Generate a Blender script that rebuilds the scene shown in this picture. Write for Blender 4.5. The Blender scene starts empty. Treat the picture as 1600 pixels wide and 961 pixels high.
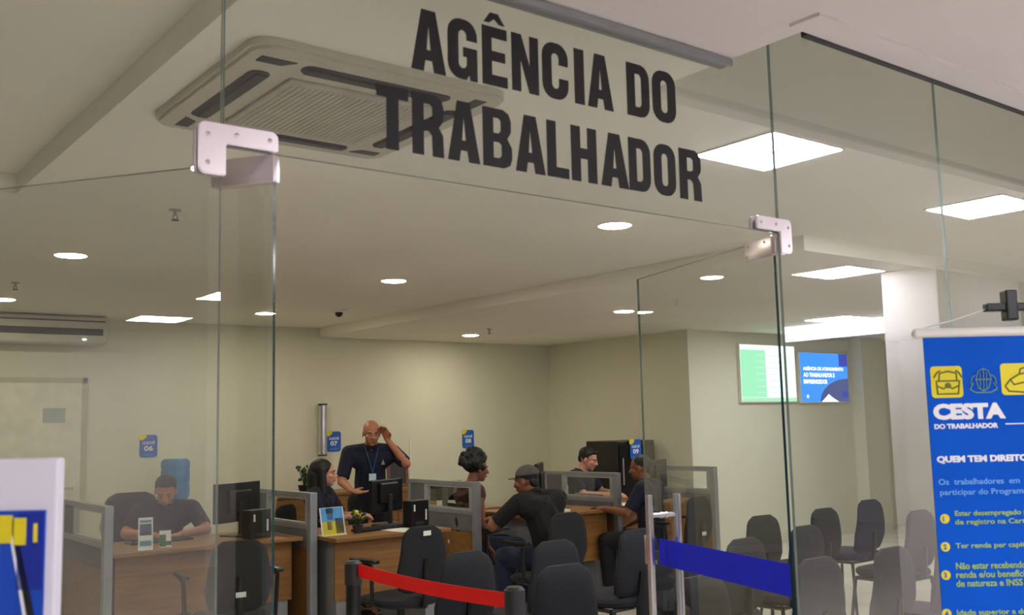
import bpy, bmesh, math, random
from math import sin, cos, pi, radians
from mathutils import Vector, Matrix, Euler
from mathutils.geometry import tessellate_polygon
random.seed(7)
C = bpy.context.scene.collection
V = Vector

# ------------------------------------------------------------ camera
YAW, PITCH, ROLL, FPX, EYE = 0.90954609, 0.11649157, -0.02328628, 1566.3, 1.5
fw = V((cos(YAW)*cos(PITCH), sin(YAW)*cos(PITCH), sin(PITCH)))
rt = fw.cross(V((0, 0, 1))).normalized(); up = rt.cross(fw)
rt, up = rt*cos(ROLL)+up*sin(ROLL), -rt*sin(ROLL)+up*cos(ROLL)
cam_d = bpy.data.cameras.new('camera'); cam = bpy.data.objects.new('camera', cam_d); C.objects.link(cam)
cam.matrix_world = Matrix(((rt.x, up.x, -fw.x, 0), (rt.y, up.y, -fw.y, 0), (rt.z, up.z, -fw.z, EYE), (0, 0, 0, 1)))
cam_d.sensor_width = 36; cam_d.sensor_fit = 'HORIZONTAL'; cam_d.lens = 36*FPX/1600
cam_d.clip_start = 0.05; cam_d.clip_end = 60
cam_d.dof.use_dof = True; cam_d.dof.focus_distance = 7.5; cam_d.dof.aperture_fstop = 6.3
bpy.context.scene.camera = cam
# ------------------------------------------------------------ world, exposure
vs = bpy.context.scene.view_settings
vs.view_transform = 'Standard'; vs.look = 'None'; vs.gamma = 1; vs.use_curve_mapping = False
vs.exposure = 1.2
w = bpy.data.worlds.new('world'); bpy.context.scene.world = w; w.use_nodes = True
w.node_tree.nodes['Background'].inputs[0].default_value = (0.5, 0.5, 0.55, 1)
w.node_tree.nodes['Background'].inputs[1].default_value = 0.02
PANEL_E, DOWN_E, CORR_E = 24.0, 66.0, 60.0      # radiance of the ceiling lamps
WARM = (1.0, 0.965, 0.87); COOL = (0.97, 0.97, 1.0)

# ------------------------------------------------------------ materials
MATS = {}
def lin(c): return tuple((x/12.92 if x <= .04045 else ((x+.055)/1.055)**2.4) for x in c)
def mat(name, col, rough=.5, metal=0., var=.06, scale=8., bump=0., bscale=200., spec=.5, stretch=None, col2=None):
    if name in MATS: return MATS[name]
    m = bpy.data.materials.new(name); m.use_nodes = True; nt = m.node_tree; b = nt.nodes['Principled BSDF']
    c = lin(col); b.inputs['Roughness'].default_value = rough; b.inputs['Metallic'].default_value = metal
    b.inputs['Specular IOR Level'].default_value = spec
    tc = nt.nodes.new('ShaderNodeTexCoord'); mp = nt.nodes.new('ShaderNodeMapping')
    nt.links.new(tc.outputs['Object'], mp.inputs[0])
    if stretch: mp.inputs['Scale'].default_value = stretch
    n = nt.nodes.new('ShaderNodeTexNoise'); n.inputs['Scale'].default_value = scale; n.inputs['Detail'].default_value = 4
    nt.links.new(mp.outputs[0], n.inputs['Vector'])
    r = nt.nodes.new('ShaderNodeValToRGB'); r.color_ramp.elements[0].position = .3; r.color_ramp.elements[1].position = .7
    d = lin(col2) if col2 else tuple(x*(1-2*var) for x in c)
    r.color_ramp.elements[0].color = (*d, 1); r.color_ramp.elements[1].color = (*(c if col2 else tuple(min(1, x*(1+var)) for x in c)), 1)
    nt.links.new(n.outputs['Fac'], r.inputs[0]); nt.links.new(r.outputs[0], b.inputs['Base Color'])
    if bump:
        n2 = nt.nodes.new('ShaderNodeTexNoise'); n2.inputs['Scale'].default_value = bscale
        bp = nt.nodes.new('ShaderNodeBump'); bp.inputs['Strength'].default_value = bump; bp.inputs['Distance'].default_value = .002
        nt.links.new(tc.outputs['Object'], n2.inputs['Vector']); nt.links.new(n2.outputs['Fac'], bp.inputs['Height'])
        nt.links.new(bp.outputs[0], b.inputs['Normal'])
    MATS[name] = m; return m
def emit(name, col, strength):
    if name in MATS: return MATS[name]
    m = bpy.data.materials.new(name); m.use_nodes = True; nt = m.node_tree
    b = nt.nodes['Principled BSDF']; b.inputs['Base Color'].default_value = (*lin(col), 1)
    b.inputs['Emission Color'].default_value = (*lin(col), 1); b.inputs['Emission Strength'].default_value = strength
    MATS[name] = m; return m
def screen(name, col, strength=.8): 
    if name in MATS: return MATS[name]
    m = emit(name, col, strength); m.node_tree.nodes['Principled BSDF'].inputs['Base Color'].default_value = (.01, .01, .01, 1); return m
def glassmat(name, tint, refl):
    m = bpy.data.materials.new(name); m.use_nodes = True; nt = m.node_tree; nt.nodes.clear()
    out = nt.nodes.new('ShaderNodeOutputMaterial'); mx = nt.nodes.new('ShaderNodeMixShader')
    t = nt.nodes.new('ShaderNodeBsdfTransparent'); t.inputs[0].default_value = (*tint, 1)
    g = nt.nodes.new('ShaderNodeBsdfGlossy'); g.inputs['Roughness'].default_value = 0.0; g.inputs[0].default_value = (1, 1, 1, 1)
    fr = nt.nodes.new('ShaderNodeFresnel'); fr.inputs[0].default_value = 1.52
    geo = nt.nodes.new('ShaderNodeNewGeometry')
    inv = nt.nodes.new('ShaderNodeMath'); inv.operation = 'SUBTRACT'; inv.inputs[0].default_value = 1
    mu = nt.nodes.new('ShaderNodeMath'); mu.operation = 'MULTIPLY'
    m2 = nt.nodes.new('ShaderNodeMath'); m2.operation = 'MULTIPLY'; m2.inputs[1].default_value = refl; m2.use_clamp = True
    nt.links.new(geo.outputs['Backfacing'], inv.inputs[1]); nt.links.new(inv.outputs[0], mu.inputs[0])
    nt.links.new(fr.outputs[0], mu.inputs[1]); nt.links.new(mu.outputs[0], m2.inputs[0])
    nt.links.new(m2.outputs[0], mx.inputs[0]); nt.links.new(t.outputs[0], mx.inputs[1]); nt.links.new(g.outputs[0], mx.inputs[2])
    nt.links.new(mx.outputs[0], out.inputs[0]); MATS[name] = m; return m
GLASS = glassmat('clear_glass', (.94, .955, .94), 1.85)
GEDGE = mat('glass_edge', (.12, .24, .23), .15, 0, .1, 3)
GEDGE2 = mat('pale_glass_edge', (.58, .66, .62), .2, 0, .1, 3)
WALL = mat('cream_wall', (.85, .84, .755), .75, 0, .02, 1.2, .15, 90)
WALLC = mat('corridor_wall', (.93, .90, .89), .6, 0, .02, 1.0)
CEIL = mat('ceiling_paint', (.95, .935, .89), .85, 0, .02, .8)
CEILC = mat('corridor_ceiling_light_tint', (.88, .85, .85), .85, 0, .02, .8)  # same paint as inside, with the pinkish corridor light put into its colour
WHITE = mat('white_plastic', (.90, .89, .86), .4, 0, .02)
ACW = mat('air_unit_plastic', (.78, .76, .70), .45, 0, .03)
SLOT = mat('dark_slot', (.16, .16, .18), .5, 0, .1)
GREYM = mat('grey_aluminium', (.60, .61, .63), .4, .35, .04)
GREYF = mat('grey_fabric_panel', (.43, .43, .44), .9, 0, .1, 60, .3, 400)
WOOD = mat('oak_laminate', (.60, .42, .21), .45, 0, .1, 3.0, stretch=(.8, 9, 14), col2=(.48, .32, .14))
BLK = mat('black_plastic', (.07, .07, .08), .35, 0, .1)
DKGR = mat('dark_grey_plastic', (.17, .17, .18), .5, 0, .1)
FAB = mat('charcoal_fabric', (.115, .12, .145), .92, 0, .15, 90, .5, 500)
FABN = mat('navy_fabric', (.08, .12, .24), .9, 0, .12, 90, .5, 500)
CHROME = mat('brushed_steel', (.86, .84, .86), .22, .9, .03)
BRIGHT = mat('polished_clamp', (.92, .88, .90), .30, .75, .02)
NAVY = mat('navy_shirt', (.06, .085, .18), .85, 0, .12, 14)
BLACKC = mat('black_shirt', (.045, .045, .05), .85, 0, .12, 14)
JEAN = mat('denim', (.12, .16, .27), .9, 0, .15, 40)
PANTS = mat('black_trousers', (.07, .07, .09), .9, 0, .1, 20)
BROWNC = mat('brown_blouse', (.33, .21, .18), .85, 0, .12, 20)
HAIR = mat('black_hair', (.055, .045, .045), .6, 0, .3, 60, .6, 120)
SK1 = mat('light_skin', (.80, .58, .48), .5, 0, .05, 20)
SK2 = mat('tan_skin', (.72, .48, .36), .45, 0, .05, 20)
SK3 = mat('brown_skin', (.52, .32, .22), .5, 0, .05, 20)
EYEW = mat('eye_white', (.66, .62, .58), .5); EYED = mat('eye_dark', (.05, .03, .03), .2)
LIP = mat('lips', (.62, .33, .30), .5)
BLUE = mat('sign_blue', (.08, .36, .72), .4, 0, .04); YEL = mat('sign_yellow', (.90, .83, .12), .45, 0, .03)
BANB = mat('banner_blue', (.0, .34, .80), .7, 0, .06, 3, spec=.15)
INKW = mat('white_print', (.93, .93, .95), .5, 0, .01); INKL = mat('pale_blue_print', (.45, .68, .92), .5, 0, .02)
INKY = mat('lime_print', (.66, .78, .20), .5, 0, .03)
SIGNK = mat('black_vinyl', (.07, .06, .08), .6, 0, .05)
RED = mat('red_belt', (1.0, .03, .04), .6, 0, .05); TAPE = mat('blue_tape', (.0, .10, .92), .6, 0, .05)
RUBBER = mat('black_rubber', (.05, .05, .05), .7)
FLOOR = mat('floor_tile', (.84, .81, .76), .22, 0, .06, 2.5)
LEAF = mat('leaf_green', (.16, .30, .12), .6, 0, .2, 20)
PAPER = mat('paper', (.88, .88, .86), .7, 0, .02)
WATER = mat('blue_jug', (.20, .48, .70), .15, 0, .1, 6)
FRAMEW = mat('brown_frame', (.42, .28, .18), .5, 0, .1, 30)

# ------------------------------------------------------------ mesh helpers
def bx(bm, lo, hi, bev=0., M=None, seg=2):
    lo, hi = V(lo), V(hi); c = (lo+hi)/2; s = hi-lo
    r = bmesh.ops.create_cube(bm, size=1, matrix=Matrix.Translation(c) @ Matrix.Diagonal((*s, 1)))
    vs_ = r['verts']
    if bev > 0:
        es = list({e for v in vs_ for e in v.link_edges})
        rb = bmesh.ops.bevel(bm, geom=es, offset=min(bev, min(s)*.49), segments=seg, affect='EDGES', profile=.6)
        vs_ = list({v for v in rb['verts']} | {v for v in vs_ if v.is_valid})
    if M is not None: bmesh.ops.transform(bm, matrix=M, verts=[v for v in vs_ if v.is_valid])
    return vs_
def frame_to(p0, p1):
    d = V(p1)-V(p0); q = d.to_track_quat('Z', 'Y'); return Matrix.Translation((V(p0)+V(p1))/2) @ q.to_matrix().to_4x4(), d.length
def rod(bm, p0, p1, r0, r1=None, seg=16):
    M, L = frame_to(p0, p1); bmesh.ops.create_cone(bm, cap_ends=True, segments=seg, radius1=r0, radius2=r0 if r1 is None else r1, depth=L, matrix=M)
def ball(bm, c, r, M=None, sub=3):
    r = (r, r, r) if not hasattr(r, '__len__') else r
    m = Matrix.Translation(V(c)) @ (M if M is not None else Matrix.Identity(4)) @ Matrix.Diagonal((*r, 1))
    bmesh.ops.create_icosphere(bm, subdivisions=sub, radius=1, matrix=m)
def capsule(bm, p0, r0, p1, r1):
    p0, p1 = V(p0), V(p1); ball(bm, p0, r0, sub=2); ball(bm, p1, r1, sub=2)
    if (p1-p0).length > 1e-4: rod(bm, p0, p1, r0, r1, 14)
def tube(bm, pts, r, seg=8):
    for a, b in zip(pts[:-1], pts[1:]): rod(bm, a, b, r, r, seg)
    for p in pts[1:-1]: ball(bm, p, r, sub=1)
def prism(bm, poly, z0, z1, holes=(), M=None):
    loops = [list(poly)]+[list(h) for h in holes]
    tris = tessellate_polygon([[V((p[0], p[1], 0)) for p in l] for l in loops])
    flat = [p for l in loops for p in l]
    A = [bm.verts.new((p[0], p[1], z0)) for p in flat]; B = [bm.verts.new((p[0], p[1], z1)) for p in flat]
    for t in tris:
        try:
            bm.faces.new([B[i] for i in t]); bm.faces.new([A[i] for i in reversed(t)])
        except ValueError: pass
    k = 0
    for l in loops:
        n = len(l)
        for i in range(n):
            a, b = k+i, k+(i+1) % n
            bm.faces.new((A[a], A[b], B[b], B[a]))
        k += n
    if M is not None: bmesh.ops.transform(bm, matrix=M, verts=A+B)
    bmesh.ops.recalc_face_normals(bm, faces=bm.faces[:])
def rrect(x0, y0, x1, y1, r, n=5, corners='1111'):
    pts = []
    for k, (cx, cy, a, on) in enumerate(((x1-r, y1-r, 0, corners[0]), (x0+r, y1-r, 90, corners[1]), (x0+r, y0+r, 180, corners[2]), (x1-r, y0+r, 270, corners[3]))):
        if on == '1':
            for i in range(n+1):
                t = radians(a+90*i/n); pts.append((cx+r*cos(t), cy+r*sin(t)))
        else: pts.append(((x1, y1), (x0, y1), (x0, y0), (x1, y0))[k])
    return pts
def obj(name, bm, m, parent=None, smooth=False, mats=None):
    me = bpy.data.meshes.new(name); bm.normal_update(); bm.to_mesh(me); bm.free()
    o = bpy.data.objects.new(name, me); C.objects.link(o)
    for x in (mats or [m]): me.materials.append(x)
    if parent is not None: o.parent = parent
    if smooth:
        for p in me.polygons: p.use_smooth = True
        try: me.set_sharp_from_angle(angle=radians(40))
        except Exception: pass
    return o
def tag(o, label=None, cat=None, group=None, kind=None):
    if label: o['label'] = label
    if cat: o['category'] = cat
    if group: o['group'] = group
    if kind: o['kind'] = kind
    return o
def thing(name, label, cat, loc=(0, 0, 0), rz=0., group=None):
    o = bpy.data.objects.new(name, None); C.objects.link(o); o.location = loc; o.rotation_euler = (0, 0, rz)
    o.empty_display_size = .1
    return tag(o, label, cat, group)
def dup(o, loc, rz, label=None, group=None):
    kids = {}
    for x in bpy.data.objects:
        if x.parent: kids.setdefault(x.parent, []).append(x)
    def cp(s, par):
        c = s.copy(); C.objects.link(c)
        if par: c.parent = par
        for k in kids.get(s, []): cp(k, c)
        return c
    r = cp(o, None); r.location = loc; r.rotation_euler = (0, 0, rz)
    return tag(r, label, None, group)
def struct(name, bm, m, **k):
    o = obj(name, bm, m, **k); o['kind'] = 'structure'; return o
def wall(name, lo, hi, m):
    bm = bmesh.new(); bx(bm, lo, hi); return struct(name, bm, m)
def text(name, s, m, parent, M, wdt=None, hgt=None, bold=.0, depth=.0008, spacing=1.0):
    """lettering fitted into wdt x hgt in the local XY plane, lower left corner at the origin of M"""
    cu = bpy.data.curves.new('lettering', 'FONT'); cu.body = s; cu.size = 1; cu.offset = bold; cu.extrude = 0.01; cu.resolution_u = 3
    cu.space_line = spacing
    t = bpy.data.objects.new('lettering', cu); C.objects.link(t); dg = bpy.context.evaluated_depsgraph_get()
    me = bpy.data.meshes.new_from_object(t.evaluated_get(dg)); C.objects.unlink(t); bpy.data.objects.remove(t)
    xs = [v.co.x for v in me.vertices]; ys = [v.co.y for v in me.vertices]
    x0, x1, y0, y1 = min(xs), max(xs), min(ys), max(ys)
    sy = hgt/(y1-y0) if hgt else wdt/(x1-x0); sx = wdt/(x1-x0) if wdt else sy
    for v in me.vertices:
        v.co = M @ V(((v.co.x-x0)*sx, (v.co.y-y0)*sy, depth if v.co.z > 0 else 0))
    me.materials.clear(); me.materials.append(m)
    o = bpy.data.objects.new(name, me); C.objects.link(o)
    if parent is not None: o.parent = parent
    return o
def plane_M(o, ux, uy):
    ux, uy = V(ux).normalized(), V(uy).normalized(); n = ux.cross(uy)
    return Matrix(((ux.x, uy.x, n.x, o[0]), (ux.y, uy.y, n.y, o[1]), (ux.z, uy.z, n.z, o[2]), (0, 0, 0, 1)))
def remesh(name, bm, m, parent, vox=.006, it=4, fac=.5):
    me = bpy.data.meshes.new('tmp'); bm.to_mesh(me); bm.free(); t = bpy.data.objects.new('tmp', me); C.objects.link(t)
    r = t.modifiers.new('r', 'REMESH'); r.mode = 'VOXEL'; r.voxel_size = vox; r.use_smooth_shade = True
    if it:
        s = t.modifiers.new('s', 'SMOOTH'); s.iterations = it; s.factor = fac
    dg = bpy.context.evaluated_depsgraph_get(); m2 = bpy.data.meshes.new_from_object(t.evaluated_get(dg))
    C.objects.unlink(t); bpy.data.objects.remove(t)
    m2.materials.clear(); m2.materials.append(m)
    for p in m2.polygons: p.use_smooth = True
    o = bpy.data.objects.new(name, m2); C.objects.link(o); o.parent = parent; return o

# ------------------------------------------------------------ the room
YF, H1, H2 = 2.01, 2.638, 2.54
bm = bmesh.new(); bx(bm, (-5, -7.4, -.12), (13.2, 10.6, 0)); struct('floor', bm, FLOOR)
def ceiling(name, X, Y, hf, m):
    bm = bmesh.new()
    def q(*p): bm.faces.new([bm.verts.new(x) for x in p])
    hs = [[hf((a+b)/2, (c+d)/2) for c, d in zip(Y[:-1], Y[1:])] for a, b in zip(X[:-1], X[1:])]
    for i in range(len(X)-1):
        for j in range(len(Y)-1):
            h = hs[i][j]; x0, x1, y0, y1 = X[i], X[i+1], Y[j], Y[j+1]
            q((x0, y0, h), (x0, y1, h), (x1, y1, h), (x1, y0, h))
            if i+1 < len(X)-1 and hs[i+1][j] != h: g = hs[i+1][j]; q((x1, y0, h), (x1, y1, h), (x1, y1, g), (x1, y0, g))
            if j+1 < len(Y)-1 and hs[i][j+1] != h: g = hs[i][j+1]; q((x0, y1, h), (x1, y1, h), (x1, y1, g), (x0, y1, g))
    bmesh.ops.remove_doubles(bm, verts=bm.verts[:], dist=1e-5); return struct(name, bm, m)
def h_in(x, y):
    if x < 1.005 and x > -.6 and 2.12 < y < 5.09: return 2.734
    if 2.45 < x < 9 and y < 2.40: return 3.12
    if x > 5.24 and y > 3.75: return H2
    return H1
def h_out(x, y): return 3.12 if (2.45 < x < 9 and y > 1.72) else H1
ceiling('ceiling', [-5, -.6, 1.005, 2.45, 5.24, 9, 13.2], [YF, 2.12, 2.40, 3.75, 5.09, 10.6], h_in, CEIL)
ceiling('ceiling', [-5, 2.45, 9, 13.2], [-7.4, 1.72, YF], h_out, CEILC)
wall('wall_back', (-5, 10.3, 0), (8.6, 10.45, H1+.02), WALL)
wall('wall_right', (8.6, 7.8, 0), (8.75, 10.45, H1), WALL)
wall('wall_behind_screens', (8.75, 7.8, 0), (13.1, 7.95, H1), WALL)
wall('wall_far_right', (12.95, -7.3, 0), (13.1, 7.8, 3.13), WALL)
wall('wall_left', (-5, YF+.06, 0), (-4.85, 10.3, H1), WALL)
wall('wall_front', (-5, 1.93, 0), (-1.2, 2.07, H1), WALLC)
wall('wall_corridor_left', (-5, -7.3, 0), (-4.85, 1.93, H1), WALLC)
wall('wall_corridor_rear', (-4.85, -7.3, 0), (12.95, -7.15, H1), WALLC)
wall('wall_upper_front', (9, 1.95, 0), (12.95, 2.07, H1), WALLC)
# corridor pillar that the right-hand glass mirrors
bm = bmesh.new(); bx(bm, (7.2, -.45, 0), (8.5, .02, H1), .01); struct('pillar', bm, WALLC)
# shadow-gap profile along the ceiling recess, aluminium channel holding the glass
bm = bmesh.new(); bx(bm, (2.45, 1.702, 2.622), (9, 1.722, 2.645)); struct('trim_1', bm, SLOT)
bm = bmesh.new(); bx(bm, (2.37, 1.60, 2.628), (9, 1.702, 2.64)); struct('trim_2', bm, CEILC)
bm = bmesh.new(); bx(bm, (-1.2, 1.985, 2.618), (2.45, 2.035, 2.64)); bx(bm, (-1.2, 1.980, 2.612), (2.45, 1.990, 2.634)); struct('trim_3', bm, GREYM)
bm = bmesh.new(); bx(bm, (-4.85, 10.285, 0), (8.6, 10.3, .08)); struct('baseboard_back', bm, WALLC)
bm = bmesh.new(); bx(bm, (8.585, 7.8, 0), (8.6, 10.3, .08)); struct('baseboard_right', bm, WALLC)
# office door in the back wall with a notice
bm = bmesh.new(); bx(bm, (1.88, 10.262, 0), (2.68, 10.296, 2.0), .004); d1 = struct('door_1', bm, mat('door_paint', (.88, .86, .78), .5))
tag(d1, 'cream office door with a paper notice in the back wall', 'door')
bm = bmesh.new(); bx(bm, (1.83, 10.27, 0), (1.88, 10.30, 2.05)); bx(bm, (2.68, 10.27, 0), (2.73, 10.30, 2.05)); bx(bm, (1.83, 10.27, 2.0), (2.73, 10.30, 2.05))
obj('door_frame', bm, mat('frame_paint', (.74, .72, .62), .5), d1)
bm = bmesh.new(); rod(bm, (2.60, 10.262, 1.0), (2.60, 10.21, 1.0), .012); rod(bm, (2.61, 10.215, 1.0), (2.50, 10.215, 1.0), .01); obj('door_handle', bm, CHROME, d1, True)
bm = bmesh.new(); bx(bm, (2.33, 10.257, 1.62), (2.53, 10.262, 1.76)); tag(obj('paper_notice', bm, mat('grey_paper', (.66, .70, .68), .7)), 'small grey paper notice taped on the cream back door', 'notice')

# ------------------------------------------------------------ glass front
def pane_mesh(poly, y0, y1):
    """upright pane from an x,z outline; faces get glass, rims get the green edge"""
    bm = bmesh.new(); M = Matrix(((1, 0, 0, 0), (0, 0, -1, 0), (0, 1, 0, 0), (0, 0, 0, 1)))
    prism(bm, poly, -y1, -y0, M=M)
    bm.normal_update()
    for f in bm.faces: f.material_index = 0 if abs(f.normal.y) > .9 else 1
    return bm
def pane(name, poly, **k):
    o = obj(name, pane_mesh(poly, 2.0, 2.01), None, mats=[GLASS, GEDGE2], **k); o['kind'] = 'structure'; return o
def R4(a, b, c, d): return [(a, b), (c, b), (c, d), (a, d)]
pane('window_1', R4(-.20, .01, .789, 2.63))
pane('window_2', R4(-1.2, .01, -.204, 2.63))
pane('window_3', [(.794, 2.1), (2.664, 2.1), (2.664, 3.1), (2.452, 3.1), (2.452, 2.628), (.794, 2.628)])
pane('window_4', R4(2.666, .01, 3.70, 3.1)); pane('window_5', R4(3.702, .01, 4.71, 3.1)); pane('window_6', R4(4.714, .01, 5.72, 3.1)); pane('window_7', R4(5.724, .01, 9.0, 3.1))

def leaf(name, piv, ang, label):
    t = bpy.data.objects.new(name, None); C.objects.link(t); t.location = (*piv, 0); t.rotation_euler = (0, 0, ang)
    t['kind'] = 'structure'; t['label'] = label
    o = obj('glass_pane', pane_mesh(R4(-.052, .012, .905, 2.09), -.005, .005), None, mats=[GLASS, GEDGE], parent=t)
    return t
# left leaf, swung open behind the left pane
LA = math.atan2(.61, -.434)
doorL = leaf('door_3', (.880, 2.045), LA, 'left frameless glass door leaf swung open behind the left pane')
bm = bmesh.new(); bx(bm, (-.058, -.014, 2.035), (.10, .014, 2.098), .006); cl = obj('hinge_clamp', bm, BRIGHT, doorL, True)
bm = bmesh.new(); rod(bm, (.0, -.0145, 2.06), (.0, -.0165, 2.06), .007, seg=12); rod(bm, (.07, -.0145, 2.06), (.07, -.0165, 2.06), .005, seg=12); obj('screw', bm, SLOT, cl)
bm = bmesh.new(); bx(bm, (-.058, -.014, .005), (.10, .014, .07), .006); obj('floor_clamp', bm, BRIGHT, doorL, True)
# right leaf
RA = math.atan2(.876, .252)-radians(1.2)
doorR = leaf('door_4', (2.690, 2.080), RA, 'right frameless glass door leaf swung inward with steel bar handle and blue tape')
bm = bmesh.new(); bx(bm, (-.058, -.014, 2.03), (.10, .014, 2.098), .006); cl = obj('hinge_clamp', bm, BRIGHT, doorR, True)
bm = bmesh.new()
for x, z in ((.075, 2.082), (.085, 2.045), (-.02, 2.08)): ball(bm, (x, .015, z), (.005, .003, .005), sub=2)
obj('screw', bm, CHROME, cl)
bm = bmesh.new(); bx(bm, (-.058, -.014, .005), (.10, .014, .07), .006); obj('floor_clamp', bm, BRIGHT, doorR, True)
for s, nm in ((1, 'handle_bar'), (-1, 'handle_bar')):
    bm = bmesh.new(); rod(bm, (.765, s*.062, .47), (.765, s*.062, 1.215), .0155, seg=20); hb = obj(nm, bm, CHROME, doorR, True)
    if s == 1:
        for z in (.60, 1.135):
            bm = bmesh.new(); rod(bm, (.765, .055, z), (.765, -.055, z), .0095, seg=16); rod(bm, (.765, .016, z), (.765, .005, z), .013, seg=16); rod(bm, (.765, -.016, z), (.765, -.005, z), .013, seg=16)
            obj('standoff', bm, CHROME, hb, True)
bm = bmesh.new(); bx(bm, (-.05, .0051, .940), (.80, .0062, 1.042)); obj('safety_tape', bm, TAPE, doorR)
bm = bmesh.new(); bx(bm, (.88, -.012, .93), (.912, .012, 1.045), .003); obj('lock_plate', bm, BRIGHT, doorR, True)

# L-shaped patch fittings clamping transom and side panes
def patch(name, mirror, label, x0):
    t = thing(name, label, 'glass clamp', (x0, 2.005, 0))
    s = -1 if mirror else 1
    r = .016
    def arc(cx, cz, a0): return [(cx+r*cos(radians(a0+15*i)), cz+r*sin(radians(a0+15*i))) for i in range(7)]
    poly = arc(.116-r, 2.145-r, 0)[:7]+arc(-.062+r, 2.145-r, 90)+arc(-.062+r, 2.033+r, 180)+[(-.002, 2.033), (-.002, 2.102), (.116, 2.102)]
    poly = [(s*x, z) for x, z in poly]
    if mirror: poly = poly[::-1]
    M = Matrix(((1, 0, 0, 0), (0, 0, -1, 0), (0, 1, 0, 0), (0, 0, 0, 1)))
    for y0, y1 in ((-.017, -.006), (.006, .017)):
        bm = bmesh.new(); prism(bm, poly, -y1, -y0, M=M)
        bmesh.ops.bevel(bm, geom=[e for e in bm.edges if len(e.link_faces) == 2 and e.calc_face_angle(0) > 1.2], offset=.0025, segments=2, affect='EDGES')
        p = obj('clamp_plate', bm, BRIGHT, t)
        if y0 < 0:
            for x, z in ((-.042, 2.118), (-.042, 2.058), (.02, 2.124), (.095, 2.124)):
                bm = bmesh.new(); ball(bm, (s*x, -.017, z), (.0055, .0035, .0055), sub=2); obj('bolt', bm, CHROME, p, True)
    return t
patch('patch_fitting', False, 'steel L-shaped clamp joining the transom glass to the left pane', .797)
patch('patch_fitting', True, 'bright steel L-shaped clamp above the right open door leaf', 2.655)

# ---- big lettering on the transom
def G_rr(x0, y0, x1, y1, rx, ry, n=6):
    out = []
    for cx, cy, a in ((x1-rx, y1-ry, 0), (x0+rx, y1-ry, 90), (x0+rx, y0+ry, 180), (x1-rx, y0+ry, 270)):
        for i in range(n+1): t = radians(a+90*i/n); out.append((cx+rx*cos(t), cy+ry*sin(t)))
    return out
SX, SY = .36, .185
def letter(ch):
    O, I = G_rr(0, 0, 1, 1, .42, .26), G_rr(SX, SY, 1-SX, 1-SY, .13, .09)
    n = 7
    if ch == 'A': return [([(0, 0), (.30, 1), (.70, 1), (1, 0), (.65, 0), (.60, .18), (.40, .18), (.35, 0)], [[(.44, .35), (.56, .35), (.5, .76)]])]
    if ch == 'O': return [(O, [I])]
    if ch == 'D':
        o = [(0, 0), (.6, 0)]+[(.6+.4*sin(radians(90*i/6)), .26-.26*cos(radians(90*i/6))) for i in range(1, 7)]+[(.6+.4*cos(radians(90*i/6)), .74+.26*sin(radians(90*i/6))) for i in range(0, 7)]+[(0, 1)]
        return [(o, [[(SX, SY), (.56, SY), (.64, SY+.06), (.64, 1-SY-.06), (.56, 1-SY), (SX, 1-SY)]])]
    if ch == 'C': return [([(1, .62)]+O[:3*n]+O[3*n:]+[(1, .38), (1-SX, .38)]+I[:2*n-1:-1]+I[2*n-1::-1]+[(1-SX, .62)], [])]
    if ch == 'G': return [([(1, .66)]+O[:3*n]+[(.62, 0), (.72, .09), (.76, 0), (1, 0), (1, .54), (.52, .54), (.52, .38), (1-SX, .38)]+I[:2*n-1:-1]+I[2*n-1::-1]+[(1-SX, .66)], [])]
    if ch == 'E': return [([(0, 0), (1, 0), (1, SY), (SX+.02, SY), (SX+.02, .42), (.92, .42), (.92, .59), (SX+.02, .59), (SX+.02, 1-SY), (1, 1-SY), (1, 1), (0, 1)], []),
                          ([(.08, 1.06), (.30, 1.06), (.5, 1.14), (.70, 1.06), (.92, 1.06), (.66, 1.24), (.34, 1.24)], [])]
    if ch == 'N': return [([(0, 0), (.33, 0), (.33, .56), (.64, 0), (1, 0), (1, 1), (.67, 1), (.67, .46), (.36, 1), (0, 1)], [])]
    if ch == 'I': return [([(0, 0), (1, 0), (1, 1), (0, 1)], [])]
    if ch == 'T': return [([(.31, 0), (.69, 0), (.69, 1-SY), (1, 1-SY), (1, 1), (0, 1), (0, 1-SY), (.31, 1-SY)], [])]
    if ch == 'L': return [([(0, 0), (1, 0), (1, SY), (.42, SY), (.42, 1), (0, 1)], [])]
    if ch == 'H': return [([(0, 0), (SX, 0), (SX, .42), (1-SX, .42), (1-SX, 0), (1, 0), (1, 1), (1-SX, 1), (1-SX, .61), (SX, .61), (SX, 1), (0, 1)], [])]
    if ch == 'R': return [([(0, 0), (SX, 0), (SX, .40), (.52, .40), (.62, .34), (.64, 0), (1, 0), (.98, .36), (.84, .48), (.97, .58), (1, .66), (1, .82), (.92, .94), (.74, 1), (0, 1)], [[(SX, .57), (.56, .57), (.64, .62), (.64, .80), (.56, .84), (SX, .84)]])]
    if ch == 'B': return [([(0, 0), (.72, 0), (.93, .06), (1, .18), (1, .36), (.84, .51), (.97, .63), (.98, .82), (.90, .94), (.70, 1), (0, 1)],
                           [[(SX, .16), (.56, .16), (.64, .21), (.64, .39), (.56, .43), (SX, .43)], [(SX, .58), (.54, .58), (.62, .63), (.62, .80), (.54, .84), (SX, .84)]])]
sign = thing('wall_lettering', 'large black letters AGÊNCIA DO TRABALHADOR across the glass above the doorway', 'sign', (1.7, 1.999, 2.15))
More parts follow.
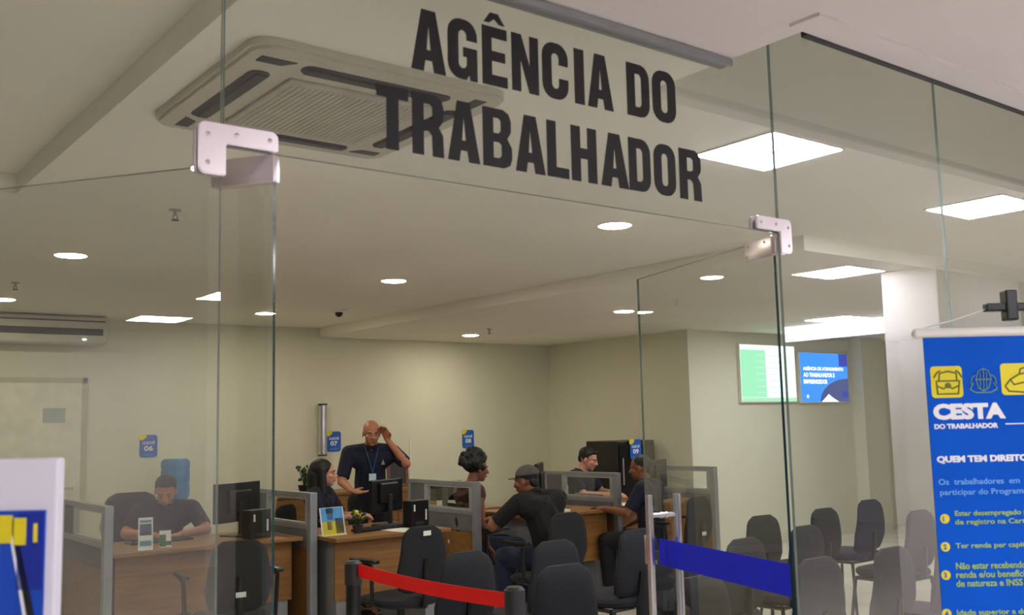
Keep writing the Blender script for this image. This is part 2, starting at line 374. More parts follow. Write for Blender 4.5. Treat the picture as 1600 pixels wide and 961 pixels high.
rows = [(2.366, .158, [('A', 1.262, 1.364), ('G', 1.370, 1.461), ('E', 1.477, 1.558), ('N', 1.573, 1.664), ('C', 1.677, 1.769), ('I', 1.792, 1.828), ('A', 1.840, 1.938), ('D', 1.993, 2.085), ('O', 2.098, 2.197)], .018),
        (2.155, .155, [('T', 1.164, 1.252), ('R', 1.263, 1.354), ('A', 1.366, 1.464), ('B', 1.474, 1.567), ('A', 1.579, 1.679), ('L', 1.686, 1.763), ('H', 1.772, 1.866), ('A', 1.881, 1.988), ('D', 1.990, 2.078), ('O', 2.092, 2.184), ('R', 2.200, 2.296)], .004)]
for z, h, ls, rise in rows:
    for ch, a, b in ls:
        bm = bmesh.new(); zz = z+rise*(a-1.16)/1.1
        for poly, holes in letter(ch):
            prism(bm, [(a+(b-a)*x-1.7, zz+h*y-2.15) for x, y in poly], 0, .0012, [[(a+(b-a)*x-1.7, zz+h*y-2.15) for x, y in hh] for hh in holes],
                  M=Matrix(((1, 0, 0, 0), (0, 0, -1, 0), (0, 1, 0, 0), (0, 0, 0, 1))))
        obj('letter', bm, SIGNK, sign)

# ------------------------------------------------------------ lamps
def downlight(loc, label, first=[]):
    if not first:
        t = thing('downlight', label, 'ceiling light', loc, 0, 'round ceiling downlights')
        bm = bmesh.new(); bmesh.ops.create_cone(bm, cap_ends=False, segments=32, radius1=.098, radius2=.086, depth=.008, matrix=Matrix.Translation((0, 0, -.004)))
        bmesh.ops.create_cone(bm, cap_ends=True, segments=32, radius1=.098, radius2=.098, depth=.002, matrix=Matrix.Translation((0, 0, -.0012)))
        obj('rim', bm, WHITE, t)
        bm = bmesh.new(); bmesh.ops.create_cone(bm, cap_ends=True, segments=32, radius1=.086, radius2=.086, depth=.003, matrix=Matrix.Translation((0, 0, -.0085)))
        obj('diffuser', bm, emit('downlight_diffuser', WARM, DOWN_E), t); first.append(t); return t
    return dup(first[0], loc, 0, label)
for (x, y, z), lb in (((3.99, 4.14, H1), 'round downlight nearest the doorway, right of the sign'), ((4.02, 6.655, H1), 'round downlight over the middle desks'),
        ((4.06, 9.13, H1), 'round downlight seen through the left door leaf edge'), ((1.65, 6.67, H1), 'round downlight high in the left pane'),
        ((1.735, 9.115, H1), 'round downlight above the wall air conditioner'), ((1.60, 4.14, H1), 'round downlight glowing behind the left steel clamp'),
        ((6.684, 9.383, H2), 'round downlight near the far back corner'), ((6.581, 6.745, H2), 'round downlight just left of the right door leaf edge')):
    downlight((x, y, z), lb)
def panel(name, loc, sx, sy, label, E, col, group='square ceiling panels'):
    t = thing(name, label, 'ceiling light', loc, 0, group)
    bm = bmesh.new(); bx(bm, (-sx/2-.012, -sy/2-.012, -.006), (sx/2+.012, sy/2+.012, -.0005), .002); obj('frame', bm, WHITE, t)
    bm = bmesh.new(); bx(bm, (-sx/2, -sy/2, -.009), (sx/2, sy/2, -.0065)); obj('diffuser', bm, emit('panel_%s' % E, col, E), t); return t
panel('ceiling_light', (3.455, 2.625, H1), .46, .41, 'large square lit ceiling panel right of the sign', PANEL_E, COOL)
panel('ceiling_light', (5.42, 2.69, H1), .46, .42, 'square lit ceiling panel at the right edge of the photo', PANEL_E, COOL)
panel('ceiling_light', (9.25, 6.25, H2), .46, .50, 'square lit ceiling panel above the wall screens', PANEL_E, COOL)
for (x, y), lb, e in (((3.34, -6.05), 'lit corridor ceiling panel mirrored beside the air conditioner', 22.0), ((3.34, -4.12), 'lit corridor ceiling panel mirrored at the left glass joint', 22.0),
                   ((6.85, -.60), 'lit corridor ceiling panel next to the pillar', 36.0), ((8.0, 1.0), 'added corridor fill panel lighting the pillar front from beside the glass', 16.0),  # the one by the glass is added to brighten the pillar front
                   ((2.9, -1.5), 'added unseen corridor fill panel right behind the viewer', 60.0), ((-.45, -.75), 'added unseen corridor fill panel left behind the viewer', 30.0)):  # both behind the viewer are added fill for the near corridor and board
    panel('corridor_ceiling_light', (x, y, H1), .5, .5, lb, e, COOL, 'corridor ceiling panels')
bm = bmesh.new(); bx(bm, (10.45, -4.6, 2.45), (10.6, -2.0, 2.637), .01); t = obj('light_box', bm, emit('light_box_white', (.95, .95, 1), 5.0)); tag(t, 'long white light box under the corridor ceiling', 'light box')
bm = bmesh.new(); bx(bm, (10.44, -4.62, 2.437), (10.61, -1.98, 2.45)); obj('frame', bm, GREYM, t)

# sprinklers and detector
def sprinkler(loc, label):
    t = thing('sprinkler', label, 'sprinkler', loc, 0, 'ceiling sprinklers')
    bm = bmesh.new(); rod(bm, (0, 0, 0), (0, 0, -.004), .032); rod(bm, (0, 0, -.004), (0, 0, -.03), .009); obj('body', bm, GREYM, t, True)
    bm = bmesh.new(); rod(bm, (0, 0, -.052), (0, 0, -.055), .02); tube(bm, [(.009, 0, -.028), (.012, 0, -.04), (0, 0, -.053)], .0025); tube(bm, [(-.009, 0, -.028), (-.012, 0, -.04), (0, 0, -.053)], .0025); obj('deflector', bm, DKGR, t)
sprinkler((1.75, 5.05, H1), 'small ceiling sprinkler in the upper left pane'); sprinkler((1.62, 8.1, H1), 'small ceiling sprinkler above the wall air conditioner')
sprinkler((6.45, 8.7, H2), 'small ceiling sprinkler by the far corner downlight')
t = thing('security_camera', 'small white dome camera on the ceiling over the desks', 'camera', (4.55, 8.55, H1))
bm = bmesh.new(); rod(bm, (0, 0, 0), (0, 0, -.012), .085, .08, 24); rod(bm, (0, 0, -.012), (0, 0, -.03), .055, .05, 24); obj('base', bm, WHITE, t, True)
bm = bmesh.new(); ball(bm, (0, 0, -.035), (.038, .038, .04), sub=3); obj('dome', bm, SLOT, t, True)

# ------------------------------------------------------------ air conditioners
t = thing('cassette_air_conditioner', 'large square ceiling cassette air conditioner behind the sign', 'air conditioner', (1.60, 3.09, H1))
bm = bmesh.new(); hw = .465
prism(bm, rrect(-hw, -hw, hw, hw, .07, 8), -.035, -.001)
bmesh.ops.bevel(bm, geom=[e for e in bm.edges if all(v.co.z < -.03 for v in e.verts) and len(e.link_faces) == 2 and e.calc_face_angle(0) > 1], offset=.012, segments=2, affect='EDGES')
fas = obj('fascia', bm, ACW, t)
bm = bmesh.new(); bx(bm, (-.265, -.265, -.047), (.265, .265, -.035), .006); gr = obj('intake_grille', bm, mat('grille_plastic', (.74, .72, .66), .6), t)
bm = bmesh.new()
for i in range(24): x = -.235+i*.47/23; bx(bm, (x-.003, -.235, -.050), (x+.003, .235, -.047))
obj('grille_slats', bm, ACW, gr)
for k in range(4):
    a = k*pi/2; Rm = Matrix.Rotation(a, 4, 'Z')
    bm = bmesh.new(); prism(bm, rrect(-.27, .325, .27, .395, .03, 4), -.0385, -.0345, M=Rm); sl = obj('air_slot', bm, SLOT, t)
    bm = bmesh.new(); bx(bm, (-.255, .335, -.046), (.255, .372, -.0385), .002, M=Matrix.Rotation(a, 4, 'Z')); obj('louver', bm, DKGR, sl)
    bm = bmesh.new(); prism(bm, [(.335, .345), (.415, .345), (.415, .392), (.30, .392)], -.0375, -.0345, M=Rm); obj('corner_vent', bm, SLOT, t)
t = thing('wall_air_conditioner', 'white split air conditioner high on the back wall at left', 'air conditioner', (2.25, 10.3, 2.36))
bm = bmesh.new(); bx(bm, (-.60, -.25, 0), (.60, -.001, .27), .035, seg=3); obj('housing', bm, ACW, t, True)
bm = bmesh.new(); bx(bm, (-.57, -.256, .085), (.55, -.248, .15), .002); obj('air_outlet', bm, SLOT, t)
bm = bmesh.new(); bx(bm, (-.59, -.254, .215), (.57, -.249, .228)); obj('seam', bm, DKGR, t)
bm = bmesh.new(); ball(bm, (.38, -.252, .045), (.02, .006, .008), sub=2); obj('indicator_light', bm, emit('indicator', (.8, 1, 1), 4), t)

# ------------------------------------------------------------ wall signs, tube, screens, cooler
def guiche(num, M, label, thick=.006):
    t = thing('number_sign', label, 'sign', M.translation, 0, 'blue counter number signs'); t.matrix_world = M
    bm = bmesh.new(); prism(bm, rrect(-.088, -.112, .088, .112, .03, 5), 0, thick); obj('plate', bm, BLUE, t)
    bm = bmesh.new(); prism(bm, [(-.10, .06), (-.06, .06), (-.02, .09), (-.03, .118), (-.075, .122), (-.10, .10)], thick, thick+.003); obj('yellow_corner', bm, YEL, t)
    text('lettering', 'GUICHÊ', INKW, t, Matrix.Translation((-.062, .018, thick)), .124, .036, .02)
    text('lettering', num, INKW, t, Matrix.Translation((-.045, -.048, thick)), .09, .052, .03)
    bm = bmesh.new(); bx(bm, (-.05, -.09, thick), (.05, -.084, thick+.001)); obj('underline', bm, INKL, t)
def face_cam(p): return plane_M(p, (1, 0, 0), (0, 0, 1))
guiche('06', face_cam((3.335, 10.298, 1.372)), 'blue GUICHÊ 06 plate on the wall at left')
guiche('07', face_cam((5.41, 10.298, 1.36)), 'blue GUICHÊ 07 plate beside the steel tube')
guiche('08', face_cam((7.27, 10.298, 1.337)), 'blue GUICHÊ 08 plate above the curly haired person')
bm = bmesh.new(); rod(bm, (5.24, 10.235, 1.22), (5.24, 10.235, 1.77), .048, seg=24); t = obj('cup_dispenser', bm, CHROME, smooth=True); tag(t, 'tall steel tube cup dispenser on the back wall', 'cup dispenser')
bm = bmesh.new(); rod(bm, (5.24, 10.235, 1.765), (5.24, 10.235, 1.785), .051, seg=24); rod(bm, (5.24, 10.235, 1.205), (5.24, 10.235, 1.235), .051, .045, 24); bx(bm, (5.22, 10.27, 1.3), (5.26, 10.30, 1.7)); obj('cap', bm, DKGR, t, True)
# conduit line on the back wall
bm = bmesh.new(); bx(bm, (6.415, 10.29, .4), (6.43, 10.30, 1.36)); tag(obj('wall_conduit', bm, WALLC), 'thin vertical cable conduit on the back wall between signs', 'conduit')
# black cooler cabinet with sign 09
t = thing('drink_cooler', 'tall black cabinet in the right corner bearing sign 09', 'cabinet', (8.2, 8.55, 0), 0)
bm = bmesh.new(); bx(bm, (-.30, -.26, .03), (.30, .26, 1.29), .012); obj('cabinet_body', bm, BLK, t)
bm = bmesh.new(); bx(bm, (-.28, -.275, .08), (.28, -.26, 1.25), .004); dr = obj('door', bm, mat('gloss_black', (.04, .04, .05), .1), t)
bm = bmesh.new(); bx(bm, (-.25, -.30, .80), (-.235, -.275, 1.1), .003); obj('handle', bm, CHROME, dr)
bm = bmesh.new(); bx(bm, (-.28, -.24, 0), (.28, .24, .03)); obj('plinth', bm, DKGR, t)
guiche('09', plane_M((8.17, 8.27, 1.19), (1, 0, 0), (0, 0, 1)), 'blue GUICHÊ 09 plate on the black cabinet')
def tv(loc, wd, hg, label, bgm):
    t = thing('wall_screen', label, 'screen', loc)
    bm = bmesh.new(); bx(bm, (-.012, .004, -.012), (wd+.012, .05, hg+.012), .004); obj('bezel', bm, WHITE, t)
    bm = bmesh.new(); bx(bm, (0, 0, 0), (wd, .006, hg)); obj('display', bm, bgm, t); return t
t = tv((9.45, 7.745, 1.71), 1.04, .68, 'wall screen showing a pale green and white table', screen('screen_white', (.84, .93, .90), .85))
bm = bmesh.new(); bx(bm, (.0, -.002, .05), (.46, .001, .62)); obj('green_column', bm, screen('screen_green', (.58, .86, .70), .7), t)
bm = bmesh.new(); bx(bm, (.0, -.002, .0), (1.04, .001, .045)); obj('footer_bar', bm, screen('screen_mint', (.62, .84, .70), .7), t)
bm = bmesh.new()
for i in range(7): bx(bm, (.28, -.003, .10+i*.075), (.44, -.001, .115+i*.075)); bx(bm, (.52, -.003, .10+i*.075), (.9, -.001, .107+i*.075))
obj('table_rows', bm, screen('screen_lines', (.66, .84, .76), .75), t)
t = tv((10.60, 7.745, 1.70), 1.0, .62, 'wall screen with blue slide AGÊNCIA DE ATENDIMENTO', screen('screen_blue', (.16, .50, .92), .8))
Mt = plane_M((0, -.001, 0), (1, 0, 0), (0, 0, 1))
for i, s in enumerate(('AGÊNCIA DE ATENDIMENTO', 'AO TRABALHADOR E', 'EMPREENDEDOR')):
    text('lettering', s, screen('screen_text', (.95, .97, 1), .9), t, Mt @ Matrix.Translation((.05, .40-i*.085, 0)), (.86, .66, .50)[i], .055, .03)
bm = bmesh.new(); n = 14
prism(bm, [(1.0, 0.0)]+[(1.0, .30)]+[(1.0-.62*sin(radians(90*i/n)), .0+.30*cos(radians(90*i/n))) for i in range(1, n+1)], .0, .0015, M=Mt); obj('dark_arc', bm, screen('screen_slate', (.25, .30, .52), .6), t)
bm = bmesh.new(); prism(bm, [(.40, 0), (.78, 0), (.70, .03), (.62, .065), (.56, .10), (.50, .06)], .0016, .003, M=Mt); obj('white_arc', bm, screen('screen_pale', (.9, .93, .97), .9), t)
bm = bmesh.new(); prism(bm, [(.82, .46), (1.0, .46), (1.0, .62), (.82, .62)], 0, .002, M=Mt); prism(bm, rrect(.86, .06, .96, .14, .02), .0016, .003, M=Mt); obj('dark_corner', bm, screen('screen_navy', (.10, .20, .62), .7), t)
bm = bmesh.new(); prism(bm, rrect(.10, .05, .14, .09, .015), 0, .002, M=Mt); obj('small_mark', bm, MATS['screen_text'], t)
# pilasters between the screens and the far end
bm = bmesh.new(); bx(bm, (11.75, 7.62, 0), (12.25, 7.8, H1)); struct('pillar', bm, WALL)
# water jug dispenser
t = thing('water_cooler', 'water dispenser with blue jug behind the man at left', 'water cooler', (3.42, 9.75, 0))
bm = bmesh.new(); bx(bm, (-.16, -.16, .02), (.16, .16, .80), .02); bx(bm, (-.13, -.175, .5), (.13, -.155, .70), .005); obj('dispenser_body', bm, WHITE, t)
bm = bmesh.new()
prof = [(.05, .79), (.06, .83), (.12, .87), (.135, .90), (.135, 1.00), (.128, 1.02), (.135, 1.04), (.135, 1.13), (.128, 1.15), (.135, 1.17), (.135, 1.22), (.11, 1.25), (.0, 1.25)]
def lathe(bm, prof, seg=24, cx=0, cy=0, cz=0):
    rings = []
    for r, z in prof: rings.append([bm.verts.new((cx+max(r, .0005)*cos(2*pi*i/seg), cy+max(r, .0005)*sin(2*pi*i/seg), cz+z)) for i in range(seg)])
    for a, b in zip(rings[:-1], rings[1:]):
        for i in range(seg): bm.faces.new((a[i], a[(i+1) % seg], b[(i+1) % seg], b[i]))
    bm.faces.new(rings[0][::-1]); bm.faces.new(rings[-1])
lathe(bm, prof); obj('water_jug', bm, WATER, t, True)

# ------------------------------------------------------------ counters and dividers
def divider_proto():
    t = thing('desk_divider', '', 'partition'); Y0, Y1 = 0., 1.0
    bm = bmesh.new(); bx(bm, (-.028, -.028, 0), (.028, .028, 1.05), .004); obj('front_post', bm, GREYM, t)
    bm = bmesh.new(); bx(bm, (-.022, Y1-.04, 0), (.022, Y1, 1.05), .003); obj('rear_post', bm, GREYM, t)
    bm = bmesh.new(); bx(bm, (-.022, .028, 1.015), (.022, Y1-.04, 1.05), .003); obj('top_rail', bm, GREYM, t)
    bm = bmesh.new(); bx(bm, (-.022, .028, .785), (.022, Y1-.04, .822), .003); obj('middle_rail', bm, GREYM, t)
    bm = bmesh.new(); bx(bm, (-.018, .028, .822), (.018, .075, 1.015)); bx(bm, (-.018, .70, .822), (.018, .74, 1.015)); bx(bm, (-.018, .075, 1.0), (.018, .70, 1.015)); bx(bm, (-.018, .075, .822), (.018, .70, .835)); fr = obj('window_frame', bm, mat('pale_grey_frame', (.66, .68, .68), .4, .2), t)
    bm = bmesh.new(); bx(bm, (-.003, .075, .835), (.003, .70, 1.0)); obj('window_pane', bm, GLASS, fr)
    bm = bmesh.new(); bx(bm, (-.018, .74, .822), (.018, Y1-.04, 1.015), .003); obj('fabric_panel', bm, GREYF, t)
    bm = bmesh.new(); bx(bm, (-.019, .028, .655), (.019, Y1-.04, .785), .003); obj('fabric_panel', bm, GREYF, t)
    bm = bmesh.new(); bx(bm, (-.016, .028, .06), (.016, Y1-.04, .655), .002); obj('wood_panel', bm, WOOD, t)
    return t
dp = divider_proto(); DX = [1.91, 3.32, 4.765, 6.32, 7.62]
DL = ['grey divider at the far left behind the white board', 'grey divider screen left of the woman with long hair', 'grey divider screen in front of the curly haired person',
      'grey divider screen in front of the seated clerk', 'grey divider screen seen through the right door leaf']
for i, x in enumerate(DX):
    if i == 0: dp.location = (x, 6.65, 0); tag(dp, DL[0], None, 'desk divider screens')
    else: dup(dp, (x, 6.65, 0), 0, DL[i])
def desk(x0, x1, y0, y1, label):
    t = thing('service_desk', label, 'desk', ((x0+x1)/2, y0, 0), 0, 'wood service desks'); w = (x1-x0)/2; d = y1-y0
    bm = bmesh.new(); bx(bm, (-w, 0, .715), (w, d, .742), .004); obj('desktop', bm, WOOD, t)
    bm = bmesh.new(); bx(bm, (-w+.04, .10, .30), (w-.04, .12, .712), .002); obj('front_panel', bm, WOOD, t)
    for s in (-1, 1):
        bm = bmesh.new(); bx(bm, (s*(w-.11)-.05, .12, .03), (s*(w-.11)+.05, d-.06, .712), .004); lg = obj('pedestal', bm, GREYM, t)
        bm = bmesh.new(); bx(bm, (s*(w-.11)-.06, .08, 0), (s*(w-.11)+.06, d-.04, .03), .004); obj('foot', bm, DKGR, lg)
    return t
desk(1.96, 3.27, 6.69, 7.45, 'wood desk in front of the seated man at left')
desk(3.36, 4.32, 6.36, 7.20, 'wood desk in front of the standing bald man')
desk(5.34, 6.27, 6.60, 7.45, 'wood desk where the man in the cap leans')
desk(6.37, 7.57, 6.72, 7.45, 'wood desk in front of the clerk with short dark hair')

# ------------------------------------------------------------ chairs
def pad(bm, rows, seg=24, e=3.2):
    """soft pad lofted from superellipse rows (cx,cy,z,halfwidth,halfdepth)"""
    rings = []
    for cx, cy, z, a, b in rows:
        r = []
        for i in range(seg):
            t = 2*pi*i/seg; c, s = cos(t), sin(t)
            r.append(bm.verts.new((cx+a*math.copysign(abs(c)**(2/e), c), cy+b*math.copysign(abs(s)**(2/e), s), z)))
        rings.append(r)
    for p, q in zip(rings[:-1], rings[1:]):
        for i in range(seg): bm.faces.new((p[i], p[(i+1) % seg], q[(i+1) % seg], q[i]))
    bm.faces.new(rings[0][::-1]); bm.faces.new(rings[-1])
def backrest_bm(zb, zt, wb, wm, wt, y=-.2, th=.03):
    rows = []; n = 14
    for i in range(n+1):
        t = i/n; z = zb+(zt-zb)*t
        wdt = (wb*(1-t/.35)+wm*t/.35) if t < .35 else (wm*(1-(t-.35)/.65)+wt*(t-.35)/.65)
        edge = min(1, t/.12, (1-t)/.18); k = math.sqrt(max(0.02, 1-(1-edge)**2))
        rows.append((0, y-.05*t+.03*(2*t-1)**2, z, wdt*(.55+.45*k), th*(.4+.6*k)))
    bm = bmesh.new(); pad(bm, rows); return bm
def seat_bm(z=.44, w=.22, d=.22):
    bm = bmesh.new(); rows = [(0, 0, z-.035, w*.86, d*.86), (0, 0, z-.02, w*.97, d*.97), (0, 0, z, w, d), (0, 0, z+.018, w*.96, d*.96), (0, 0, z+.028, w*.8, d*.8)]
    pad(bm, rows); return bm
def fixed_chair(fab, name='waiting_chair'):
    t = thing(name, '', 'chair')
    obj('seat', seat_bm(), fab, t, True); obj('backrest', backrest_bm(.46, .86, .165, .195, .145), fab, t, True)
    bm = bmesh.new(); tube(bm, [(0, -.16, .40), (0, -.235, .42), (0, -.25, .62)], .016, 10); obj('back_support', bm, BLK, t, True)
    bm = bmesh.new(); tube(bm, [(-.19, -.17, .395), (.19, -.17, .395), (.19, .17, .395), (-.19, .17, .395), (-.19, -.17, .395)], .012); obj('seat_frame', bm, BLK, t)
    for sx in (-1, 1):
        for sy in (-1, 1):
            bm = bmesh.new(); rod(bm, (sx*.19, sy*.17, .395), (sx*.23, sy*.21, 0.0), .012, .011); obj('leg', bm, BLK, t, True)
    return t
def swivel_chair(fab, name='office_chair', arms=True, top=.86, wide=1.0):
    t = thing(name, '', 'office chair')
    obj('seat', seat_bm(.385, .24, .23), fab, t, True); obj('backrest', backrest_bm(.44, top, .165*wide, .20*wide, .155*wide, -.21), fab, t, True)
    bm = bmesh.new(); tube(bm, [(0, -.1, .345), (0, -.25, .36), (0, -.265, .66)], .02, 10); obj('back_support', bm, BLK, t, True)
    bm = bmesh.new(); rod(bm, (0, 0, .355), (0, 0, .22), .025); rod(bm, (0, 0, .25), (0, 0, .08), .04, .045); obj('column', bm, BLK, t, True)
    bm = bmesh.new()
    for k in range(5): a = 2*pi*k/5+.3; rod(bm, (0, 0, .10), (.27*cos(a), .27*sin(a), .065), .028, .016, 10)
    bs = obj('base', bm, BLK, t, True)
    for k in range(5):
        a = 2*pi*k/5+.3; bm = bmesh.new(); rod(bm, (.27*cos(a)-.02*sin(a), .27*sin(a)+.02*cos(a), .027), (.27*cos(a)+.02*sin(a), .27*sin(a)-.02*cos(a), .027), .027, seg=14); rod(bm, (.27*cos(a), .27*sin(a), .065), (.27*cos(a), .27*sin(a), .03), .008); obj('caster', bm, RUBBER, bs, True)
    if arms:
        for s in (-1, 1):
            bm = bmesh.new(); tube(bm, [(s*.20, -.05, .355), (s*.27, -.05, .38), (s*.28, -.06, .62), (s*.28, .06, .645)], .013, 8); bx(bm, (s*.28-.025, -.12, .64), (s*.28+.025, .15, .665), .011); obj('armrest', bm, BLK, t, True)
    return t
wc = fixed_chair(FAB)
first = True
for x, y, rz, lb in ((3.0, 4.28, .04, 'charcoal waiting chair behind the red belt, right of its middle'), (3.05, 3.55, -.05, 'charcoal waiting chair right of the near black belt post, frontmost of its column'),
        (3.62, 4.31, .03, 'charcoal waiting chair directly behind the one beside the near belt post'),
        (4.33, 4.39, .05, 'charcoal waiting chair just left of the steel door handle'), (5.48, 4.36, 0, 'charcoal waiting chair above the blue tape, below the screens'),
        (4.36, 3.6, .04, 'charcoal waiting chair partly covered by the blue tape'), (3.20, 2.88, -.04, 'charcoal waiting chair below the blue tape beside the handle'),
        (3.98, 2.86, 0, 'charcoal waiting chair just right of the door leaf hinge edge'), (6.16, 4.36, .03, 'charcoal waiting chair under the blue slide screen'),
        (6.40, 3.77, 0, 'charcoal waiting chair nearest the blue banner'), (5.1, 3.75, .05, 'charcoal waiting chair two right of the door handle, low in the pane'), (3.73, 3.58, 0, 'charcoal waiting chair low, left of the door handle'),
        (4.52, 2.82, .03, 'charcoal waiting chair low in the pane, in front of the navy one'), (5.15, 2.85, -.03, 'charcoal waiting chair low in the pane, left of the banner foot')):
    y += .24
    if first: wc.location = (x, y, 0); wc.rotation_euler.z = rz; tag(wc, lb, None, 'waiting room chairs'); first = False
    else: dup(wc, (x, y, 0), rz, lb)
nc = fixed_chair(FABN); tag(nc, 'tall navy blue waiting chair right of the charcoal ones', None, 'waiting room chairs'); nc.location = (7.0, 4.78, 0); nc.rotation_euler.z = .02
oc = swivel_chair(FAB); oc.location = (2.44, 5.99, 0); oc.rotation_euler.z = -.15; tag(oc, 'charcoal swivel visitor chair behind the left glass pane', None, 'visitor swivel chairs')
bm = bmesh.new(); bx(bm, (-.03, -.272, .60), (.03, -.268, .63)); obj('white_sticker', bm, PAPER, oc).location = (0, -.012, -.06)
ob = dup(oc, (3.55, 5.83, 0), .12, 'charcoal swivel visitor chair with white sticker above the red belt')
for ch in [c for c in bpy.data.objects if c.parent == ob and c.name.startswith('white_sticker')]: ch.location = (0, -.012, .205)
oa = dup(oc, (2.56, 8.14, 0), pi-.1, 'charcoal office chair the man at left sits in'); oc2 = dup(oc, (3.95, 7.95, 0), pi+.6, 'charcoal office chair of the long haired woman')
oc3 = dup(oc, (7.05, 8.15, 0), pi, 'charcoal office chair of the clerk with short dark hair')
oc4 = dup(oc, (4.80, 5.83, 0), .05, 'charcoal chair under the man in the cap'); oc5 = dup(oc, (5.03, 7.0, 0), -1.75, 'charcoal chair under the curly haired person'); oc6 = dup(oc, (6.48, 6.1, 0), .15, 'charcoal chair under the man in dark polo at right')
for o_, dz in ((oa, .0),): 
    for ch in [c for c in bpy.data.objects if c.parent == o_ and c.name.startswith('backrest')]: ch.scale = (1.2, 1, 1.0); ch.location = (0, 0, .17)

# ------------------------------------------------------------ queue posts and belt
def post(loc, label, rz=0):
    t = thing('queue_post', label, 'barrier post', loc, rz, 'belt barrier posts')
    bm = bmesh.new(); rod(bm, (0, 0, .02), (0, 0, .86), .031, seg=24); obj('pole', bm, BLK, t, True)
    bm = bmesh.new(); rod(bm, (0, 0, .86), (0, 0, .945), .036, seg=24); rod(bm, (0, 0, .945), (0, 0, .955), .033, .026, 24); obj('belt_head', bm, DKGR, t, True)
    bm = bmesh.new(); lathe(bm, [(.165, 0), (.165, .015), (.12, .03), (.04, .04), (.0, .04)], 32); obj('base', bm, BLK, t, True)
    return t
post((2.074, 3.779, 0), 'far black belt post at the left end of the red belt'); post((2.13, 2.76, 0), 'near black belt post at the right end of the red belt')
bm = bmesh.new(); a, b = V((2.078, 3.743, .918)), V((2.128, 2.798, .905)); n = 14; rows_ = []
for i in range(n+1):
    p = a.lerp(b, i/n); p.z -= .012*sin(pi*i/n); rows_.append(p)
for sgn in (-1,):
    for p, q in zip(rows_[:-1], rows_[1:]):
        vsx = []
        for r in (p, q):
            for dx in (-.0012, .0012):
                for dz in (-.026, .026): vsx.append(bm.verts.new((r.x+dx, r.y, r.z+dz)))
        for f in ((0, 1, 5, 4), (2, 6, 7, 3), (1, 3, 7, 5), (0, 4, 6, 2)): bm.faces.new([vsx[k] for k in f])
bmesh.ops.remove_doubles(bm, verts=bm.verts[:], dist=1e-5); bmesh.ops.recalc_face_normals(bm, faces=bm.faces[:])
tag(obj('barrier_belt', bm, RED), 'bright red retractable belt stretched between two black posts', 'barrier belt')

# ------------------------------------------------------------ desk equipment
def monitor(loc, rz, label, sc=1.0, img=None, z0=.742):
    t = thing('computer_monitor', label, 'monitor', (loc[0], loc[1], z0), rz, 'computer monitors')
    bm = bmesh.new(); bx(bm, (-.255*sc, -.022, .10), (.255*sc, .012, .10+.31*sc), .008); bx(bm, (-.12, -.045, .17), (.12, -.02, .33), .012); obj('casing', bm, BLK, t)
    bm = bmesh.new(); bx(bm, (-.245*sc, .0125, .11), (.245*sc, .0145, .09+.31*sc)); obj('screen', bm, img or screen('screen_idle', (.25, .35, .55), .5), t)
    bm = bmesh.new(); bx(bm, (-.02, -.055, .012), (.02, -.035, .24), .004); bx(bm, (-.11, -.13, 0), (.11, .06, .012), .004); obj('stand', bm, DKGR, t)
    return t
monitor((2.97, 7.17), .45, 'large black monitor on the left desk seen from behind', .92)
monitor((4.12, 6.98), .42, 'black monitor before the standing man', .82)
monitor((5.80, 7.12), .78, 'slim black monitor seen side-on right of the cap', 1.0)
desk(4.95, 5.75, 7.62, 8.25, 'small wood side desk behind the curly haired person')
monitor((5.27, 7.85), -.6, 'monitor behind the divider window showing purple flower', .60, screen('screen_black', (.03, .03, .06), .3)).scale = (1.35, 1, .79)
monitor((7.35, 7.15), .4, 'black monitor beside the short haired clerk', .9)
def pc(loc, rz, label):
    t = thing('desktop_computer', label, 'computer', (loc[0], loc[1], .742), rz, 'small desktop computers')
    bm = bmesh.new(); bx(bm, (-.09, -.05, 0), (.09, .05, .20), .006); obj('case', bm, BLK, t)
    bm = bmesh.new(); bx(bm, (-.07, -.053, .12), (-.055, -.049, .17)); bx(bm, (.05, -.053, .05), (.065, -.049, .13)); obj('front_label', bm, PAPER, t)
    bm = bmesh.new(); bx(bm, (-.05, -.052, .02), (.03, -.0495, .04)); obj('vent', bm, DKGR, t)
pc((3.0, 6.88), .3, 'small black computer box at the right end of the left desk'); pc((4.20, 6.66), .2, 'small black computer box at the right of the middle desk')
# keyboard, papers
def kb(loc, rz, label):
    t = thing('keyboard', label, 'keyboard', (loc[0], loc[1], .742), rz, 'black keyboards')
    bm = bmesh.new(); bx(bm, (-.22, -.07, 0), (.22, .07, .018), .005); obj('case', bm, BLK, t)
    bm = bmesh.new()
    for r in range(5):
        for c in range(14): bx(bm, (-.205+c*.0295, -.058+r*.0245, .018), (-.205+c*.0295+.024, -.058+r*.0245+.019, .024))
    k = obj('keys', bm, DKGR, t); k['kind'] = 'stuff'
kb((3.90, 6.70), .2, 'black keyboard on the middle desk before the standing man'); kb((2.42, 7.2), .05, 'black keyboard by the monitor on the left desk')
